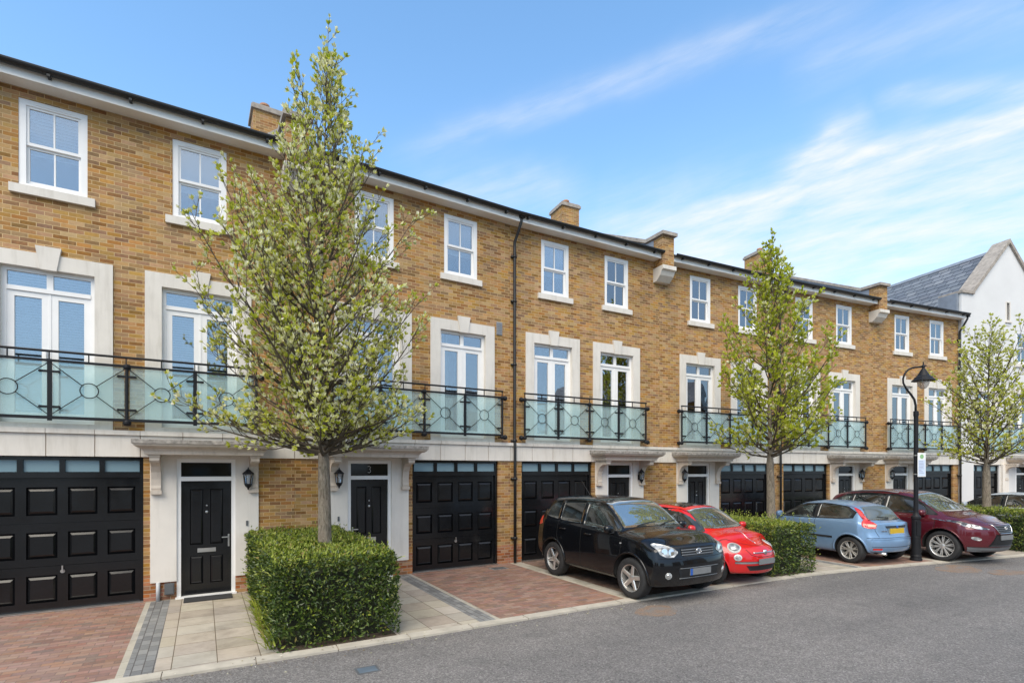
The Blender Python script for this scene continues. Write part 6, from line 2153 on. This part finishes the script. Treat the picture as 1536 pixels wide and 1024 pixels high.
def make_world():
    w = bpy.data.worlds.new('World')
    SC.world = w
    w.use_nodes = True
    k = NT(w.node_tree)
    d = k.vmath('NORMALIZE', k.n('TexCoord').outputs['Generated'])
    x, y, z = k.sep(d)
    sky = k.n('TexSky', sky_type='NISHITA', sun_disc=False)
    sky.sun_elevation = R(SUN_EL)
    sky.sun_rotation = R(SUN_AZ)
    sky.air_density, sky.dust_density, sky.ozone_density = 1.0, 0.6, 2.5
    zc = k.math('MAXIMUM', z, 0.03)
    plane = k.comb(k.math('DIVIDE', x, zc), k.math('DIVIDE', y, zc), 0.0)

    wv = k.math('SUBTRACT', k.noise(d, 7.0, 3.0, 0.55), 0.5)
    fib = pix_dir(1536, 178) - pix_dir(1015, 342)         # the fibres all lie along one wind
    fib.normalize()
    across0 = fib.cross(pix_dir(1270, 260)).normalized()
    wisp = k.noise(k.comb(k.math('MULTIPLY', k.vmath('DOT_PRODUCT', d, tuple(fib)), 7.0), k.math('MULTIPLY', k.vmath('DOT_PRODUCT', d, tuple(across0)), 42.0), k.math('MULTIPLY', wv, 1.5)), 1.0, 5.0, 0.62)
    wmask = k.range(wisp, 0.28, 0.70, 0.22, 1.0)

    def streak(p, q, width, s0, s1, amp, warp=0.05, fade=0.25):
        """one cirrus band along the great circle from p to q."""
        a, b = pix_dir(*p), pix_dir(*q)
        n = a.cross(b).normalized()
        t = (b - a).normalized()
        across = k.math('MULTIPLY_ADD', wv, warp * 2, k.vmath('DOT_PRODUCT', d, tuple(n)))
        along = k.vmath('DOT_PRODUCT', d, tuple(t))
        ta, tb = a.dot(t), b.dot(t)
        g = k.math('POWER', 2.718, k.math('MULTIPLY', k.math('MULTIPLY', across, across), -1.0 / (width * width)))
        e0 = k.range(along, lerp(ta, tb, s0 - fade), lerp(ta, tb, s0), 0.0, 1.0)
        e1 = k.range(along, lerp(ta, tb, s1), lerp(ta, tb, s1 + fade), 1.0, 0.0)
        return k.math('MULTIPLY', k.math('MULTIPLY', k.math('MULTIPLY', g, e0), e1), amp, clamp=True)
    bands = [streak((1015, 345), (1536, 168), 0.019, 0.05, 1.6, 1.3, 0.02),
             streak((1120, 310), (1290, 200), 0.032, 0.5, 0.85, 1.1, 0.05, 0.3),
             streak((980, 385), (1536, 240), 0.040, 0.15, 1.5, 0.55, 0.03),
             streak((1000, 440), (1536, 330), 0.11, 0.0, 1.4, 0.9, 0.05),
             streak((690, 200), (1230, 20), 0.020, 0.0, 0.9, 0.36, 0.02),
             streak((1230, 90), (1536, 10), 0.030, 0.0, 1.0, 0.25, 0.03),
             streak((1330, 150), (1536, 130), 0.012, 0.1, 1.2, 0.45, 0.012),
             streak((640, 290), (860, 285), 0.035, 0.1, 0.9, 0.40, 0.04),
             streak((900, 360), (1100, 350), 0.06, 0.0, 1.0, 0.55, 0.04)]
    cl = bands[0]
    for b in bands[1:]:
        cl = k.math('SUBTRACT', k.math('ADD', cl, b), k.math('MULTIPLY', cl, b))
    cl = k.math('MULTIPLY', cl, wmask)
    # bright broken cloud, unseen, added high behind the camera to light the house fronts
    n1 = k.noise(k.vmath('MULTIPLY', plane, (0.55, 1.1, 1.0)), 1.3, 4.0, 0.6)
    behind = k.math('MULTIPLY', k.range(y, 0.25, -0.45, 0.0, 1.0), k.range(z, 0.36, 0.62, 0.0, 1.0))
    broken = k.math('MULTIPLY', k.range(n1, 0.36, 0.58, 0.25, 0.95), behind)
    haze = k.math('POWER', k.math('SUBTRACT', 1.0, k.math('MAXIMUM', z, 0.0)), 4.0)
    base = k.mix(1.0, sky.outputs[0], SKY_TINT, 'MULTIPLY')
    base = k.mix(k.math('MULTIPLY', haze, 0.85), base, SKY_HAZE)
    base = k.mix(k.math('MULTIPLY', k.range(y, 0.1, -0.4, 0.0, 1.0), 0.5), base, SKY_HAZE)
    col = k.mix(cl, base, CLOUD)
    col = k.mix(broken, col, FILL_CLOUD)
    bg = k.n('Background')
    k.put(bg.inputs[0], col)
    bg.inputs[1].default_value = SKY_STRENGTH
    o = k.n('OutputWorld')
    k.put(o.inputs[0], bg.outputs[0])


SKY_STRENGTH = 0.15
SKY_TINT = (1.48, 1.85, 1.88)
SKY_HAZE = (3.2, 4.0, 5.2)
CLOUD = (5.3, 5.4, 5.7)
FILL_CLOUD = (9.5, 8.9, 8.1)  # unseen warm cloud, added to brighten and warm the house fronts
SUN_STRENGTH = 2.8
EXPOSURE = 0.33


def make_light_and_camera():
    l = bpy.data.lights.new('sun', 'SUN')
    l.energy = SUN_STRENGTH
    l.angle = R(48)
    l.color = (1.0, 0.91, 0.77)
    o = bpy.data.objects.new('sun', l)
    COL.objects.link(o)
    el, az = R(SUN_EL), R(SUN_AZ)
    d = Vector((math.sin(az) * math.cos(el), math.cos(az) * math.cos(el), math.sin(el)))
    o.rotation_euler = d.to_track_quat('Z', 'Y').to_euler()
    c = bpy.data.cameras.new('camera')
    c.sensor_width = 36.0
    c.lens = F_PX * 36.0 / 1536.0
    c.shift_y = (Y_HOR - 512.0) / 1536.0
    c.clip_start, c.clip_end = 0.05, 2000.0
    o = bpy.data.objects.new('camera', c)
    COL.objects.link(o)
    o.location = (0, 0, H_CAM)
    o.rotation_euler = (R(90), 0, 0)
    SC.camera = o
    v = SC.view_settings
    v.view_transform, v.look, v.exposure, v.gamma = 'Standard', 'None', EXPOSURE, 1.0
    SC.cycles.max_bounces = 8
    SC.cycles.transparent_max_bounces = 12
    SC.cycles.sample_clamp_indirect = 6.0
# ------------------------------------------------------------------ build
def main():
    make_materials()
    make_ground()
    P1 = [0.31, 1.265, 2.22, 3.165, 4.11]
    house(0, False, 'nearest brick terraced house, cut by the left edge, white blinds in its balcony doors', ('blind', 'roller'), ('blind', 'blind'), P1, number=None)
    house(1, True, 'brick terraced house half hidden by the largest tree, grey air vent on its wall', ('roller', 'curtain'), ('half', 'none'), P1, party=True, number=3, vent=True)
    house(2, False, 'brick terraced house behind the black car, right of the long full-height drainpipe', ('roller', 'paper'), ('none', 'none'), P1, pipes=True)
    house(3, True, 'brick terraced house behind the red hatchback, right of the first party parapet', ('curtain', 'net'), ('none', 'none'), P1, party=True, chx=-0.4)
    house(4, False, 'brick terraced house behind the blue hatchback and the lime-green tree', ('curtain', 'curtain'), ('none', 'curtain'), P1, pipes=True)
    house(5, True, 'brick terraced house behind the street lamp, last before the white gabled house', ('curtain', 'curtain'), ('curtain', 'curtain'), P1, party=True, chx=-0.75)
    gabled_house()
    make_plants()
    fallen_leaves()
    street_lamp()
    make_cars()
    opposite()
    make_world()
    make_light_and_camera()


main()
